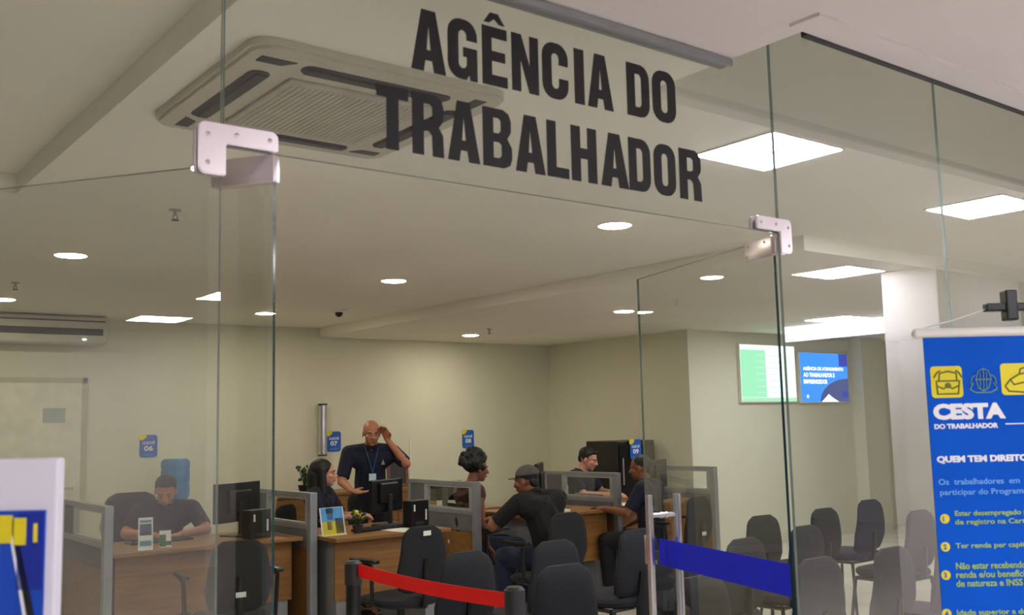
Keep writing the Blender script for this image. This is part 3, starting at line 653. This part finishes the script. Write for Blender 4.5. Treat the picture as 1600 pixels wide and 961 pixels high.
# leaflet stands
def leaflet(loc, rz, wdt, h, label, cols, base=True):
    t = thing('leaflet_holder', label, 'leaflet', (loc[0], loc[1], .742), rz, None)
    T = Matrix.Rotation(radians(-12), 4, 'X')
    bm = bmesh.new(); bx(bm, (-wdt/2, 0, .004), (wdt/2, .004, h), M=T); obj('card', bm, PAPER, t)
    for (x0, z0, x1, z1, m) in cols:
        bm = bmesh.new(); bx(bm, (x0*wdt-wdt/2, -.002, z0*h), (x1*wdt-wdt/2, -.0003, z1*h), M=T); obj('print', bm, m, t)
    bm = bmesh.new(); bx(bm, (-wdt/2, -.02, 0), (wdt/2, .07, .004)); obj('foot', bm, PAPER, t)
NV = mat('print_navy', (.15, .22, .40), .5); SKYB = mat('print_sky', (.30, .62, .86), .5); GRN = mat('print_green', (.10, .35, .18), .5); TEAL = mat('print_teal', (.2, .5, .6), .5)
leaflet((2.19, 6.78), -.25, .092, .21, 'white photo leaflet standing on the left desk edge', [(.1, .45, .9, .8, NV), (.1, .84, .9, .92, TEAL), (.1, .12, .9, .28, TEAL)])
leaflet((2.34, 6.84), -.2, .075, .11, 'small green and white card beside the photo leaflet', [(.0, .0, .55, .75, GRN), (.55, .1, 1, .35, GRN)])
leaflet((3.47, 6.60), .1, .20, .20, 'leaflet with smiling face photo on the middle desk', [(.05, .5, .95, .98, SKYB), (.28, .55, .52, .9, SK2), (.25, .78, .55, .97, HAIR), (.05, .02, .95, .5, mat('print_yellow', (.80, .75, .15), .5)), (.6, .05, .95, .6, NV), (.25, .2, .45, .5, mat('print_grey', (.5, .5, .5), .6))])
t = thing('flower_pot', 'small potted plant with yellow bloom on the middle desk edge', 'plant', (3.66, 6.60, .742))
bm = bmesh.new(); lathe(bm, [(.03, 0), (.042, .06), (.038, .06), (.0, .05)], 18); obj('pot', bm, DKGR, t, True)
bm = bmesh.new()
for i in range(22):
    a = random.random()*6.28; l = .04+random.random()*.04; h = .09+random.random()*.07
    p = V((l*cos(a), l*sin(a), h)); ball(bm, p, (.016, .008, .012), Matrix.Rotation(a, 4, 'Z'), 1); rod(bm, (0, 0, .05), p, .002, .001, 5)
obj('foliage', bm, LEAF, t)
bm = bmesh.new(); ball(bm, (-.02, -.02, .15), .018, sub=2); ball(bm, (.03, -.03, .11), .014, sub=2); obj('flower', bm, YEL, t)
# plant behind the woman on back cabinet, framed picture, low cabinet
t = thing('low_cabinet', 'low wood cabinet against the back wall behind the standing man', 'cabinet', (5.4, 9.95, 0))
bm = bmesh.new(); bx(bm, (-1.0, -.25, .04), (1.0, .25, .80), .006); obj('cabinet_body', bm, WOOD, t)
bm = bmesh.new(); bx(bm, (-1.03, -.27, .80), (1.03, .26, .83), .004); obj('top', bm, WOOD, t)
for i in range(4):
    bm = bmesh.new(); bx(bm, (-.98+i*.49, -.262, .08), (-.51+i*.49, -.25, .78), .003); d_ = obj('door', bm, WOOD, t)
    bm = bmesh.new(); rod(bm, (-.55+i*.49, -.262, .5), (-.55+i*.49, -.285, .5), .01); obj('knob', bm, CHROME, d_)
t = thing('potted_plant', 'small dark leafy plant behind the long haired woman', 'plant', (4.83, 9.85, .83))
bm = bmesh.new(); lathe(bm, [(.05, 0), (.07, .09), (.06, .09), (.0, .08)], 18); obj('pot', bm, BLK, t, True)
bm = bmesh.new()
for i in range(26):
    a = random.random()*6.28; l = .02+random.random()*.07; h = .13+random.random()*.15
    p = V((l*cos(a), l*sin(a), h)); ball(bm, p, (.026, .012, .02), Matrix.Rotation(a, 4, 'Z') @ Matrix.Rotation(.6, 4, 'Y'), 1); rod(bm, (0, 0, .08), p, .003, .0015, 5)
obj('foliage', bm, LEAF, t)
t = thing('picture_frame', 'brown framed picture standing behind the bald man', 'picture frame', (6.02, 9.9, .83), -.15)
T = Matrix.Rotation(radians(-8), 4, 'X')
bm = bmesh.new()
for q in (((-.13, 0, 0), (-.09, .02, .36)), ((.09, 0, 0), (.13, .02, .36)), ((-.13, 0, 0), (.13, .02, .04)), ((-.13, 0, .32), (.13, .02, .36))): bx(bm, *q, .003, M=T)
obj('frame', bm, FRAMEW, t)
bm = bmesh.new(); bx(bm, (-.09, .008, .04), (.09, .015, .32), M=T); obj('picture', bm, DKGR, t)
# cables under desk three
bm = bmesh.new()
for k in range(5):
    pts = [V((4.335+.03*k+.05*sin(j*1.3+k), 6.85+.01*k, .62-.05*j-.02*cos(j*2+k))) for j in range(8)]; tube(bm, pts, .005, 6)
tag(obj('cable_tangle', bm, RUBBER), 'tangled black cables hanging beside the desk under the purple screen', 'cables')
# purple flower image on the monitor
t = [o for o in bpy.data.objects if o.get('label', '').startswith('monitor behind')][0]
bm = bmesh.new()
for k in range(6): a = k*pi/3; ball(bm, (.045*cos(a), -.0245, .24+.04*sin(a)), (.04, .002, .022), Matrix.Rotation(-a, 4, 'Y'), 2)
bx(bm, (-.2, -.0235, .12), (.2, -.0225, .33)) if False else None
obj('flower_sticker', bm, mat('purple_print', (.45, .22, .50), .5), t)
# white desk item right of the cap man
bm = bmesh.new(); pts = [V((5.66, 6.74, .745))]+[V((5.66+.05*sin(i*pi/8), 6.74, .76+.13*i/8)) for i in range(9)]; tube(bm, pts, .008, 8)
bx(bm, (5.60, 6.66, .7425), (5.77, 6.79, .765), .006)
tag(obj('phone_holder', bm, WHITE), 'white curved phone holder on the desk beside the man in the cap', 'phone holder')
for (x, y, rz, lb) in ((5.50, 7.1, .3, 'white paper sheet on the desk beyond the man in the cap'), (6.62, 6.86, -.2, 'white paper sheet beside the hand of the man at right'), (3.98, 6.50, .1, 'white paper sheet near the computer box on the middle desk')):
    bm = bmesh.new(); bx(bm, (-.1, -.14, 0), (.1, .14, .002)); o = obj('paper_sheet', bm, PAPER); o.location = (x, y, .743); o.rotation_euler.z = rz; tag(o, lb, 'paper', 'loose paper sheets')
t = thing('document_tray', 'grey document shelf standing against the divider below the clerk', 'document tray', (6.42, 7.12, .742), pi/2)
bm = bmesh.new(); bx(bm, (-.20, -.0, 0), (.20, .02, .10), .003); bx(bm, (-.20, 0, .0), (.20, -.05, .01)); obj('tray', bm, GREYM, t)

# ------------------------------------------------------------ white board at left, banner at right
def uv(p): return V(p)
LR = V((rt.x, rt.y, 0)).normalized()
bp = V((0, 0, EYE))+( (fw*FPX+rt*(97-800)-up*(715-480.5))/FPX )*1.45
t = thing('poster_stand', 'white board with blue poster at the lower left corner', 'poster stand', (bp.x, bp.y, 0), math.atan2(LR.y, LR.x))
zt = bp.z
bm = bmesh.new(); bx(bm, (-.46, -.012, .55), (0, .012, zt), .004); obj('board', bm, mat('board_white', (.88, .87, .92), .5, 0, .01), t)
bm = bmesh.new(); bx(bm, (-.425, -.016, .60), (-.0145, -.0125, zt-.073)); pst = obj('poster', bm, mat('poster_blue', (.04, .28, .74), .4, 0, .05), t)
zp = zt-.073
for (x0, z0, x1, z1) in ((-.082, -.045, -.060, -.006), (-.058, -.048, -.040, -.010), (-.13, -.06, -.078, -.008), (-.030, -.045, -.024, -.018), (-.10, -.13, -.078, -.092), (-.20, -.05, -.15, -.01)):
    bm = bmesh.new(); bx(bm, (x0, -.0185, zp+z0), (x1, -.0162, zp+z1), .002); obj('yellow_shape', bm, YEL, pst)
bm = bmesh.new(); prism(bm, [(-.064, -.012), (-.056, -.012), (-.020, -.17), (-.030, -.17)], .0162, .0178, M=Matrix(((1, 0, 0, 0), (0, 0, -1, 0), (0, 1, 0, zp), (0, 0, 0, 1)))); obj('dark_diagonal', bm, BLK, pst)
bm = bmesh.new(); prism(bm, [(-.068, -.012), (-.065, -.012), (-.031, -.17), (-.036, -.17)], .0162, .0178, M=Matrix(((1, 0, 0, 0), (0, 0, -1, 0), (0, 1, 0, zp), (0, 0, 0, 1)))); obj('white_diagonal', bm, INKW, pst)
bm = bmesh.new(); bx(bm, (-.052, -.0178, zp-.11), (-.016, -.0162, zp-.003)); obj('dark_blue_block', bm, mat('poster_deep', (.03, .16, .60), .4), pst)
text('lettering', 'A', INKW, pst, plane_M((-.092, -.0165, zp-.165), (1, 0, 0), (0, 0, 1)), .014, .02, .03)
text('lettering', 'A', INKW, pst, plane_M((-.098, -.0165, zp-.24), (1, 0, 0), (0, 0, 1)), .02, .035, .03)
for s in (-.40, -.06):
    bm = bmesh.new(); rod(bm, (s, 0, 0.02), (s, 0, .56), .014); obj('leg', bm, WHITE, t, True)
bm = bmesh.new(); bx(bm, (-.45, -.16, 0), (-.01, .16, .02), .006); obj('base', bm, WHITE, t)

BD = 2.75
def bpt(px, py): return V((0, 0, EYE))+((fw*FPX+rt*(px-800)-up*(py-480.5))/FPX)*BD
b0 = bpt(1442, 530); k = BD/FPX
t = thing('roll_up_banner', 'blue CESTA DO TRABALHADOR roll-up banner at the right edge', 'banner', (b0.x, b0.y, 0), math.atan2(LR.y, LR.x)); zb = b0.z
W = .85
bm = bmesh.new(); bx(bm, (0, -.002, .10), (W, .002, zb+.004)); fab = obj('banner_sheet', bm, BANB, t)
bm = bmesh.new(); rod(bm, (-.018, 0, zb+.016), (W+.018, 0, zb+.016), .013, seg=20); ball(bm, (-.018, 0, zb+.016), .0135, sub=2); obj('top_rail', bm, WHITE, t, True)
bm = bmesh.new(); bx(bm, (-.02, -.05, .0), (W+.02, .06, .10), .012); obj('base_cassette', bm, GREYM, t)
bm = bmesh.new(); rod(bm, (W/2, .02, .08), (W/2, .02, zb), .009); obj('support_pole', bm, GREYM, t, True)
def Y(py): return zb-(py-530)*k
def X(px, py): return (px-1442-(py-530)*.053)*k
MB_ = Matrix(((1, 0, 0, 0), (0, 0, -1, -.0021), (0, 1, 0, 0), (0, 0, 0, 1)))
def btext(s, px0, px1, py0, py1, m, bold=.03):
    text('lettering', s, m, fab, MB_ @ Matrix.Translation((X(px0, py1), Y(py1), 0)), (px1-px0)*k, (py1-py0)*k, bold)
def brr(name, px0, py0, px1, py1, r, m, z0=0, z1=.001):
    bm = bmesh.new(); prism(bm, rrect(X(px0, py1), Y(py1), X(px0, py1)+(px1-px0)*k, Y(py0), r), z0, z1, M=MB_); return obj(name, bm, m, fab)
# icons
i1 = brr('icon_tile', 1454, 573, 1503, 622, .010, YEL)
OLV = mat('icon_line', (.40, .46, .16), .5)
def outline(pts, wd=.0022, par=None, m=None, closed=False, name='icon_drawing'):
    bm = bmesh.new(); P = [V((X(a, b), -.0036, Y(b))) for a, b in pts]
    if closed: P.append(P[0])
    tube(bm, P, wd, 6); return obj(name, bm, m or OLV, fab)
outline([(1461, 596), (1497, 596), (1495, 616), (1463, 616)], closed=True); outline([(1461, 603), (1472, 608), (1479, 604), (1486, 608), (1497, 603)])
outline([(1465, 596), (1466, 584), (1479, 581), (1492, 584), (1493, 596)]); outline([(1457, 591), (1462, 583), (1467, 580)]); outline([(1501, 591), (1496, 583), (1491, 580)])
bm = bmesh.new(); ball(bm, (X(1479, 603), -.0035, Y(603)), (.009, .002, .008), sub=2); obj('icon_drawing', bm, OLV, fab)
i2 = brr('icon_tile', 1563, 571, 1612, 620, .010, YEL)
outline([(1568, 606), (1576, 596), (1590, 588), (1600, 586)]); outline([(1568, 606), (1574, 614), (1598, 616)]); outline([(1576, 596), (1582, 604), (1600, 600)]); outline([(1590, 588), (1592, 580), (1604, 576)])
CRL = mat('crest_line', (.42, .58, .55), .6)
outline([(1526, 582), (1534, 578), (1542, 582), (1546, 594), (1542, 608), (1534, 613), (1526, 608), (1522, 594)], .0016, m=CRL, closed=True)
outline([(1518, 600), (1513, 610), (1522, 615), (1546, 615), (1555, 610), (1550, 600)], .0018, m=CRL)
outline([(1522, 588), (1516, 592), (1514, 602)], .0016, m=CRL); outline([(1546, 588), (1552, 592), (1554, 602)], .0016, m=CRL); outline([(1534, 578), (1534, 613)], .0016, m=CRL); outline([(1523, 595), (1546, 595)], .0016, m=CRL); outline([(1529, 584), (1529, 609)], .0012, m=CRL); outline([(1539, 584), (1539, 609)], .0012, m=CRL)
btext('CESTA', 1456, 1568, 631, 656, INKW, .06); btext('DO TRABALHADOR', 1457, 1556, 662, 670, INKW, .05)
bm = bmesh.new(); bx(bm, (X(1567, 664), -.0032, Y(665)), (X(1567, 664)+.17, -.0021, Y(663.4))); obj('rule_line', bm, INKW, fab)
btext('QUEM TEM DIREITO AO', 1460, 1628, 711, 723, INKW, .05)
btext('Os  trabalhadores  em  situação', 1462, 1640, 746, 757, INKL, .01); btext('participar do Programa devem', 1464, 1640, 762, 773, INKL, .01)
for n_, (py, ls) in enumerate(((806, ('Estar desempregado por', 'de registro na Carteira de')), (848, ('Ter renda per capita de',)), (890, ('Não estar recebendo', 'renda e/ou benefício', 'de natureza e INSS')), (947, ('Idade superior a dezoito',)))):
    bm = bmesh.new(); rod(bm, (X(1470, py), -.0021, Y(py)), (X(1470, py), -.0035, Y(py)), .0125, seg=24); obj('bullet_disc', bm, YEL, fab)
    text('lettering', str(n_+1), BLUE, fab, MB_ @ Matrix.Translation((X(1467, py+4), Y(py+4), .0016)), None, 8*k, .03)
    y0 = py-4-(len(ls)-1)*6.5
    for j, s in enumerate(ls): btext(s, 1486, 1486+len(s)*5.6, y0+j*13-1, y0+j*13+9, INKY, .015)
# black clamp arm beyond the banner
bq = bpt(1632, 480)+fw*.2
t = thing('camera_bracket', 'small black bracket arm above the banner top rail', 'bracket', (bq.x, bq.y, bq.z), math.atan2(LR.y, LR.x))
bm = bmesh.new(); bx(bm, (-.07, -.015, -.012), (.08, .015, .012), .004); bx(bm, (-.015, -.02, -.04), (.02, .02, .05), .005); obj('arm', bm, BLK, t)
bm = bmesh.new(); rod(bm, (.06, 0, -.0), (.06, 0, -bq.z), .012, seg=12); obj('pole', bm, BLK, t)
bm = bmesh.new(); tube(bm, [(-.07, 0, -.005), (-.17, -.04, -.035), (-.28, -.06, -.062)], .002, 6); obj('cord', bm, WHITE, t)

# ------------------------------------------------------------ people
def hand(bm, wrist, d, nrm, side, curl=.5, s=1.0, spread=.12):
    """palm and five fingers; d points along the hand, nrm out of the back of the hand, side = direction of the thumb"""
    d, nrm = V(d).normalized(), V(nrm).normalized(); nrm = (nrm-d*nrm.dot(d)).normalized(); th = d.cross(nrm)*side
    W0 = V(wrist)
    for k in range(4):
        off = (1.5-k)*.021*s; kn = W0+d*(.085-.006*abs(k-1))*s+th*off
        capsule(bm, W0+th*off*.55+d*.01, .016*s, kn, .0125*s)
        L = (.046, .051, .047, .037)[k]*s; p = kn; ang = 0; dd = (d+th*off*spread*20).normalized()
        for j, f in enumerate((.95, .65, .5)):
            ang += curl*(.45, .75, .6)[j]; q = p+(dd*cos(ang)-nrm*sin(ang))*L*f; capsule(bm, p, (.0098-.0008*j)*s, q, (.009-.0008*j)*s); p = q
    p = W0+th*.026*s+d*.022*s; q = p+(d*.6+th*.75-nrm*.25).normalized()*.042*s; r = q+(d*.9+th*.25-nrm*(.2+.5*curl)).normalized()*.032*s
    capsule(bm, W0+d*.012*s+th*.01*s, .016*s, p, .014*s); capsule(bm, p, .013*s, q, .011*s); capsule(bm, q, .0105*s, r, .009*s)
def person(name, label, loc, rz, J, skin, shirt, trousers, hair=None, head=(0, 0, 0), sc=1., sleeve=.5, curl=(.5, .5), hn=((0, 0, 1), (0, 0, 1)), female=False, shoes=BLK, belly=0., vneck=True):
    """J: local joint positions, figure faces +y. head = (yaw, pitch, roll)"""
    t = thing(name, label, 'person', loc, rz); t.scale = (sc, sc, sc)
    D = dict(pel=(0, 0, .53), waist=(0, .01, .68), chest=(0, .03, .88), neck=(0, .03, 1.03), head=(0, .06, 1.155), shL=(-.185, .02, .985), shR=(.185, .02, .985), elL=(-.25, .13, .76), elR=(.25, .13, .76),
             wrL=(-.15, .36, .77), wrR=(.15, .36, .77), hiL=(-.09, .02, .50), hiR=(.09, .02, .50), knL=(-.12, .42, .50), knR=(.12, .42, .50), anL=(-.12, .40, .09), anR=(.12, .40, .09))
    D.update(J); D = {k_: V(v) for k_, v in D.items()}
    sw = .90 if female else 1.0
    HM = Matrix.Translation(D['head']) @ Euler((head[1], head[2], head[0]), 'XYZ').to_matrix().to_4x4()
    def hp(*p): return HM @ V(p)
    R3 = HM.to_3x3().to_4x4()
    bm = bmesh.new()
    # torso
    for a, ra, b, rb in (('pel', .125, 'waist', .11*sw), ('waist', .11*sw, 'chest', .125*sw)): capsule(bm, D[a], ra, D[b], rb)
    up_ = (D['neck']-D['chest']).normalized()
    for s in 'LR':
        capsule(bm, D['chest'], .115*sw, D['sh'+s].lerp(D['neck'], .25)-up_*.05, .085*sw); capsule(bm, D['neck']-up_*.02, .06, D['sh'+s], .055*sw)
        capsule(bm, D['sh'+s], .056*sw, D['el'+s], .042*sw); capsule(bm, D['el'+s], .041*sw, D['wr'+s], .027*sw)
        capsule(bm, D['hi'+s], .095, D['kn'+s], .062); capsule(bm, D['kn'+s], .060, D['an'+s], .04); capsule(bm, D['pel'], .12, D['hi'+s], .10)
        f = (D['an'+s]-D['kn'+s]); ft = V((f.x*.1, .14, 0)) ; capsule(bm, D['an'+s]-V((0, .03, .05)), .034, D['an'+s]+ft-V((0, 0, .055)), .03)
        d = D['wr'+s]-D['el'+s]
        hand(bm, D['wr'+s], J.get('hd'+s, d), hn[0 if s == 'L' else 1], (1 if s == 'R' else -1)*J.get('flip'+s, 1), curl[0 if s == 'L' else 1])
    capsule(bm, D['neck']-up_*.04, .058*sw, hp(0, -.02, -.06), .052*sw)
    # head with face
    ball(bm, hp(0, -.012, .03), (.076, .095, .085), R3); ball(bm, hp(0, .02, -.035), (.060, .072, .075), R3); ball(bm, hp(0, .058, -.088), (.028, .026, .022), R3)
    ball(bm, hp(0, .070, .018), (.052, .022, .014), R3); capsule(bm, hp(0, .088, .008), .009, hp(0, .108, -.030), .013)
    for s in (-1, 1):
        ball(bm, hp(s*.076, -.008, -.012), (.008, .020, .032), R3, 2); ball(bm, hp(s*.014, .100, -.032), (.009, .010, .008), R3, 2); ball(bm, hp(s*.040, .060, -.022), (.022, .022, .02), R3, 2)
    ball(bm, hp(0, .086, -.058), (.022, .012, .007), R3, 2); ball(bm, hp(0, .083, -.068), (.019, .012, .007), R3, 2)
    body = remesh('body', bm, skin, t, .0065, 3)
    for s in (-1, 1):
        bm = bmesh.new(); ball(bm, hp(s*.031, .0805, -.002), (.011, .007, .006), R3, 2); e_ = obj('eye', bm, EYEW, t, True)
        bm = bmesh.new(); ball(bm, hp(s*.031, .0862, -.002), (.0055, .003, .0055), R3, 2); obj('iris', bm, EYED, e_, True)
        bm = bmesh.new(); capsule(bm, hp(s*.018, .094, .020), .0035, hp(s*.044, .084, .022), .003); obj('eyebrow', bm, HAIR, t, True)
    bm = bmesh.new(); ball(bm, hp(0, .0955, -.058), (.019, .0045, .0045), R3, 2); ball(bm, hp(0, .093, -.066), (.016, .0045, .0045), R3, 2); obj('lips', bm, LIP, t, True)
    # shirt
    g = .011; bm = bmesh.new()
    capsule(bm, D['pel'], .125+g, D['waist'], .115*sw+g+belly); capsule(bm, D['waist'], .115*sw+g+belly, D['chest'], .125*sw+g)
    for s in 'LR':
        capsule(bm, D['chest'], .115*sw+g, D['sh'+s].lerp(D['neck'], .25)-up_*.05, .085*sw+g); capsule(bm, D['neck'].lerp(D['sh'+s], .12)-up_*.028, .068, D['sh'+s], .055*sw+g)
        e = D['sh'+s].lerp(D['el'+s], min(1, sleeve/.5) if sleeve <= .5 else 1); 
        ball(bm, D['sh'+s], .056*sw+g, sub=2); rod(bm, D['sh'+s], e, .056*sw+g, .044*sw+g+.006, 16)
        if sleeve > .5: ball(bm, e, .046*sw+g, sub=2); rod(bm, e, D['wr'+s], .043*sw+g, .030*sw+g, 16)
    remesh('shirt', bm, shirt, t, .008, 3)
    if vneck:
        bm = bmesh.new(); c = D['neck']+up_*.012; q = up_.to_track_quat('Z', 'Y').to_matrix().to_4x4()
        bmesh.ops.create_cone(bm, cap_ends=False, segments=24, radius1=.073*sw, radius2=.064*sw, depth=.035, matrix=Matrix.Translation(c) @ q)
        co = obj('collar', bm, shirt, t, True); m_ = co.modifiers.new('s', 'SOLIDIFY'); m_.thickness = .006
    # trousers + shoes
    bm = bmesh.new(); capsule(bm, D['pel']-V((0, 0, .02)), .136, D['pel'], .138)
    for s in 'LR':
        capsule(bm, D['pel']-V((0, 0, .02)), .13, D['hi'+s], .108); capsule(bm, D['hi'+s], .108, D['kn'+s], .074); rod(bm, D['kn'+s], D['an'+s]+V((0, 0, .0)), .073, .058, 16)
    remesh('trousers', bm, trousers, t, .009, 3)
    for s in 'LR':
        bm = bmesh.new(); a = D['an'+s]; ball(bm, a+V((0, -.03, -.055)), (.043, .05, .04)); ball(bm, a+V((0, .07, -.062)), (.046, .095, .032)); bx(bm, a+V((-.04, -.075, -.092)), a+V((.04, .15, -.072)), .008); remesh('shoe', bm, shoes, t, .007, 2)
    # hair
    if hair:
        bm = bmesh.new()
        if hair == 'short':
            ball(bm, hp(0, -.022, .046), (.081, .094, .078), R3)
            for s in (-1, 1): ball(bm, hp(s*.068, -.02, .02), (.012, .04, .04), R3)
            ball(bm, hp(0, -.075, .0), (.055, .035, .06), R3); ball(bm, hp(0, .05, .085), (.055, .032, .022), R3)
        elif hair == 'buzz':
            ball(bm, hp(0, -.020, .040), (.0785, .091, .082), R3); ball(bm, hp(0, -.07, -.01), (.055, .032, .055), R3)
        elif hair == 'long':
            ball(bm, hp(0, -.025, .042), (.090, .100, .088), R3); capsule(bm, hp(0, -.065, 0), .08, hp(0, -.075, -.20), .075); capsule(bm, hp(0, -.075, -.2), .075, hp(.0, -.07, -.32), .05)
            for s in (-1, 1): capsule(bm, hp(s*.070, -.005, .03), .032, hp(s*.085, .0, -.16), .036); capsule(bm, hp(s*.085, .0, -.16), .036, hp(s*.08, -.0, -.26), .024)
        elif hair == 'afro':
            for i in range(90):
                a = random.random()*6.283; e = random.uniform(-.5, 1.45); r_ = .105
                p = (r_*cos(e)*cos(a), -.045+r_*cos(e)*sin(a)*1.0, .055+r_*sin(e))
                if p[1] > .055 and p[2] < .09: continue
                ball(bm, hp(*p), .024+.008*random.random(), sub=1)
            ball(bm, hp(0, -.045, .055), (.105, .10, .10), R3)
        remesh('hair', bm, HAIR, t, .007, 2 if hair != 'afro' else 1)
    return t, hp, D
# 1 man at left, facing the viewer, head bowed, forearms on the desk
man1, hp1, _ = person('person', 'bearded man in navy shirt writing at the left desk, head bowed', (2.66, 7.78, 0), pi-.3,
    dict(pel=(0, -.08, .53), waist=(0, -.03, .68), chest=(0, .06, .87), neck=(0, .13, 1.0), head=(.01, .20, 1.10), shL=(-.19, .09, .96), shR=(.19, .09, .96), elL=(-.29, .26, .80), elR=(.29, .26, .80), wrL=(-.10, .42, .79), wrR=(.08, .44, .79), hdL=(.9, .3, -.1), hdR=(-.9, .3, -.1)),
    SK2, NAVY, PANTS, 'short', (-.1, -.42, 0), .97, .42)
bm = bmesh.new(); R3 = None
for p in ((0, .082, -.09), (.03, .07, -.08), (-.03, .07, -.08), (.05, .04, -.06), (-.05, .04, -.06)): ball(bm, hp1(*p), .017, sub=2)
remesh('beard', bm, HAIR, man1, .006, 1)
# 2 woman with long hair, turned towards the standing man
person('person', 'woman with long dark hair sitting behind the middle desk', (3.90, 7.72, 0), pi+.75,
    dict(elL=(-.22, .14, .78), elR=(.22, .14, .78), wrL=(-.10, .32, .80), wrR=(.10, .34, .80)), SK1, NAVY, PANTS, 'long', (.25, .02, 0), .98, .45, female=True)
# 3 bald man standing
man3, hp3, D3 = person('person', 'bald man in navy polo standing with one hand to his head', (4.64, 8.12, 0), pi-.42,
    dict(pel=(0, -.10, .86), waist=(0, -.06, 1.0), chest=(0, .0, 1.19), neck=(0, .05, 1.335), head=(.0, .10, 1.455), shL=(-.20, .02, 1.285), shR=(.20, .02, 1.285),
         elR=(.27, .12, 1.03), wrR=(.20, .28, .96), elL=(-.31, .14, 1.17), wrL=(-.145, .13, 1.385), hdL=(.30, .05, .95), hdR=(-.8, .5, -.2), hiL=(-.10, -.10, .83), hiR=(.10, -.10, .83), knL=(-.12, -.06, .46), knR=(.12, -.06, .46), anL=(-.12, -.10, .09), anR=(.12, -.10, .09)),
    SK2, NAVY, PANTS, None, (.05, -.18, 0), 1.0, .44, curl=(.9, .35), hn=((-.6, -.6, 0), (.1, -.3, -1)), belly=.02)
# lanyard and badge
bm = bmesh.new(); tube(bm, [(-.06, .11, 1.33), (-.03, .155, 1.22), (.0, .165, 1.10)], .004, 6); tube(bm, [(.06, .11, 1.33), (.03, .155, 1.22), (.0, .165, 1.10)], .004, 6); ln = obj('lanyard', bm, mat('lanyard_blue', (.12, .30, .55), .6), man3)
bm = bmesh.new(); bx(bm, (-.032, .168, 1.0), (.032, .174, 1.095), .003); obj('badge', bm, mat('badge_white', (.80, .88, .92), .4), man3)
bm = bmesh.new(); prism(bm, [(0, 0), (.035, .0), (.018, .05)], 0, .002, M=plane_M((-.115, .145, 1.17), (1, 0, 0), (0, 0, 1))); obj('chest_emblem', bm, mat('emblem', (.6, .55, .4), .6), man3)
# 4 curly haired person in brown, behind the divider, turned right
person('person', 'person with short curly black hair in sleeveless brown top, seated in profile', (4.92, 7.0, 0), -1.75,
    dict(head=(0, .10, 1.165), elL=(-.23, .05, .76), wrL=(-.16, .26, .70), elR=(.23, .02, .74), wrR=(.18, .10, .52)), SK3, BROWNC, JEAN, 'afro', (0, -.12, 0), .98, .12, female=True)
# 5 man in cap leaning on the desk
man5, hp5, D5 = person('person', 'man in grey cap and black t-shirt seated with his back to us', (4.96, 5.98, 0), .05,
    dict(pel=(0, -.03, .53), waist=(-.01, .0, .68), chest=(-.02, .07, .86), neck=(-.04, .13, 1.0), head=(-.06, .19, 1.10), shL=(-.22, .10, .95), shR=(.18, .07, .96), elL=(-.36, .26, .76), elR=(.25, .20, .76), wrL=(-.18, .48, .79), wrR=(.12, .46, .79)),
    SK3, BLACKC, JEAN, 'buzz', (.35, -.15, 0), .97, .42, belly=.01)
bm = bmesh.new(); Rc = Matrix(((1, 0, 0, 0), (0, 1, 0, 0), (0, 0, 1, 0), (0, 0, 0, 1)))
HMc = Matrix.Translation(hp5(0, 0, 0)) @ Euler((-.15, 0, .35), 'XYZ').to_matrix().to_4x4()
for i in range(3): pass
bmesh.ops.create_uvsphere(bm, u_segments=28, v_segments=16, radius=1, matrix=HMc @ Matrix.Translation((0, -.02, .038)) @ Matrix.Diagonal((.089, .103, .088, 1)))
inv = HMc.inverted(); bmesh.ops.delete(bm, geom=[v for v in bm.verts if (inv @ v.co).z < .028], context='VERTS')
cap_ = obj('cap', bm, mat('grey_cap', (.34, .32, .31), .9, 0, .1, 60), man5, True); md = cap_.modifiers.new('s', 'SOLIDIFY'); md.thickness = .006
bm = bmesh.new(); prism(bm, [(-.065, .06)]+[(-.065*cos(pi*i/10), .085+.065*sin(pi*i/10)) for i in range(11)]+[(.065, .06)], .030, .036, M=HMc); obj('cap_brim', bm, MATS['grey_cap'], cap_)
# 6 clerk
person('person', 'young clerk with short black hair looking down behind the divider screen', (6.98, 7.92, 0), pi+.45,
    dict(head=(0, .12, 1.155), elL=(-.25, .16, .80), elR=(.25, .16, .80), wrL=(-.10, .38, .79), wrR=(.10, .38, .79)), SK1, NAVY, PANTS, 'short', (.15, -.3, 0), .98, .42)
# 7 man at right
person('person', 'man in dark navy polo seated with his back to us beside the door edge', (6.40, 6.30, 0), .42,
    dict(head=(0, .10, 1.155), neck=(0, .05, 1.03), elL=(-.25, .14, .76), wrL=(-.16, .40, .79), elR=(.24, .08, .74), wrR=(.17, .30, .62)), SK3, NAVY, PANTS, 'buzz', (.1, -.12, 0), .95, .42)
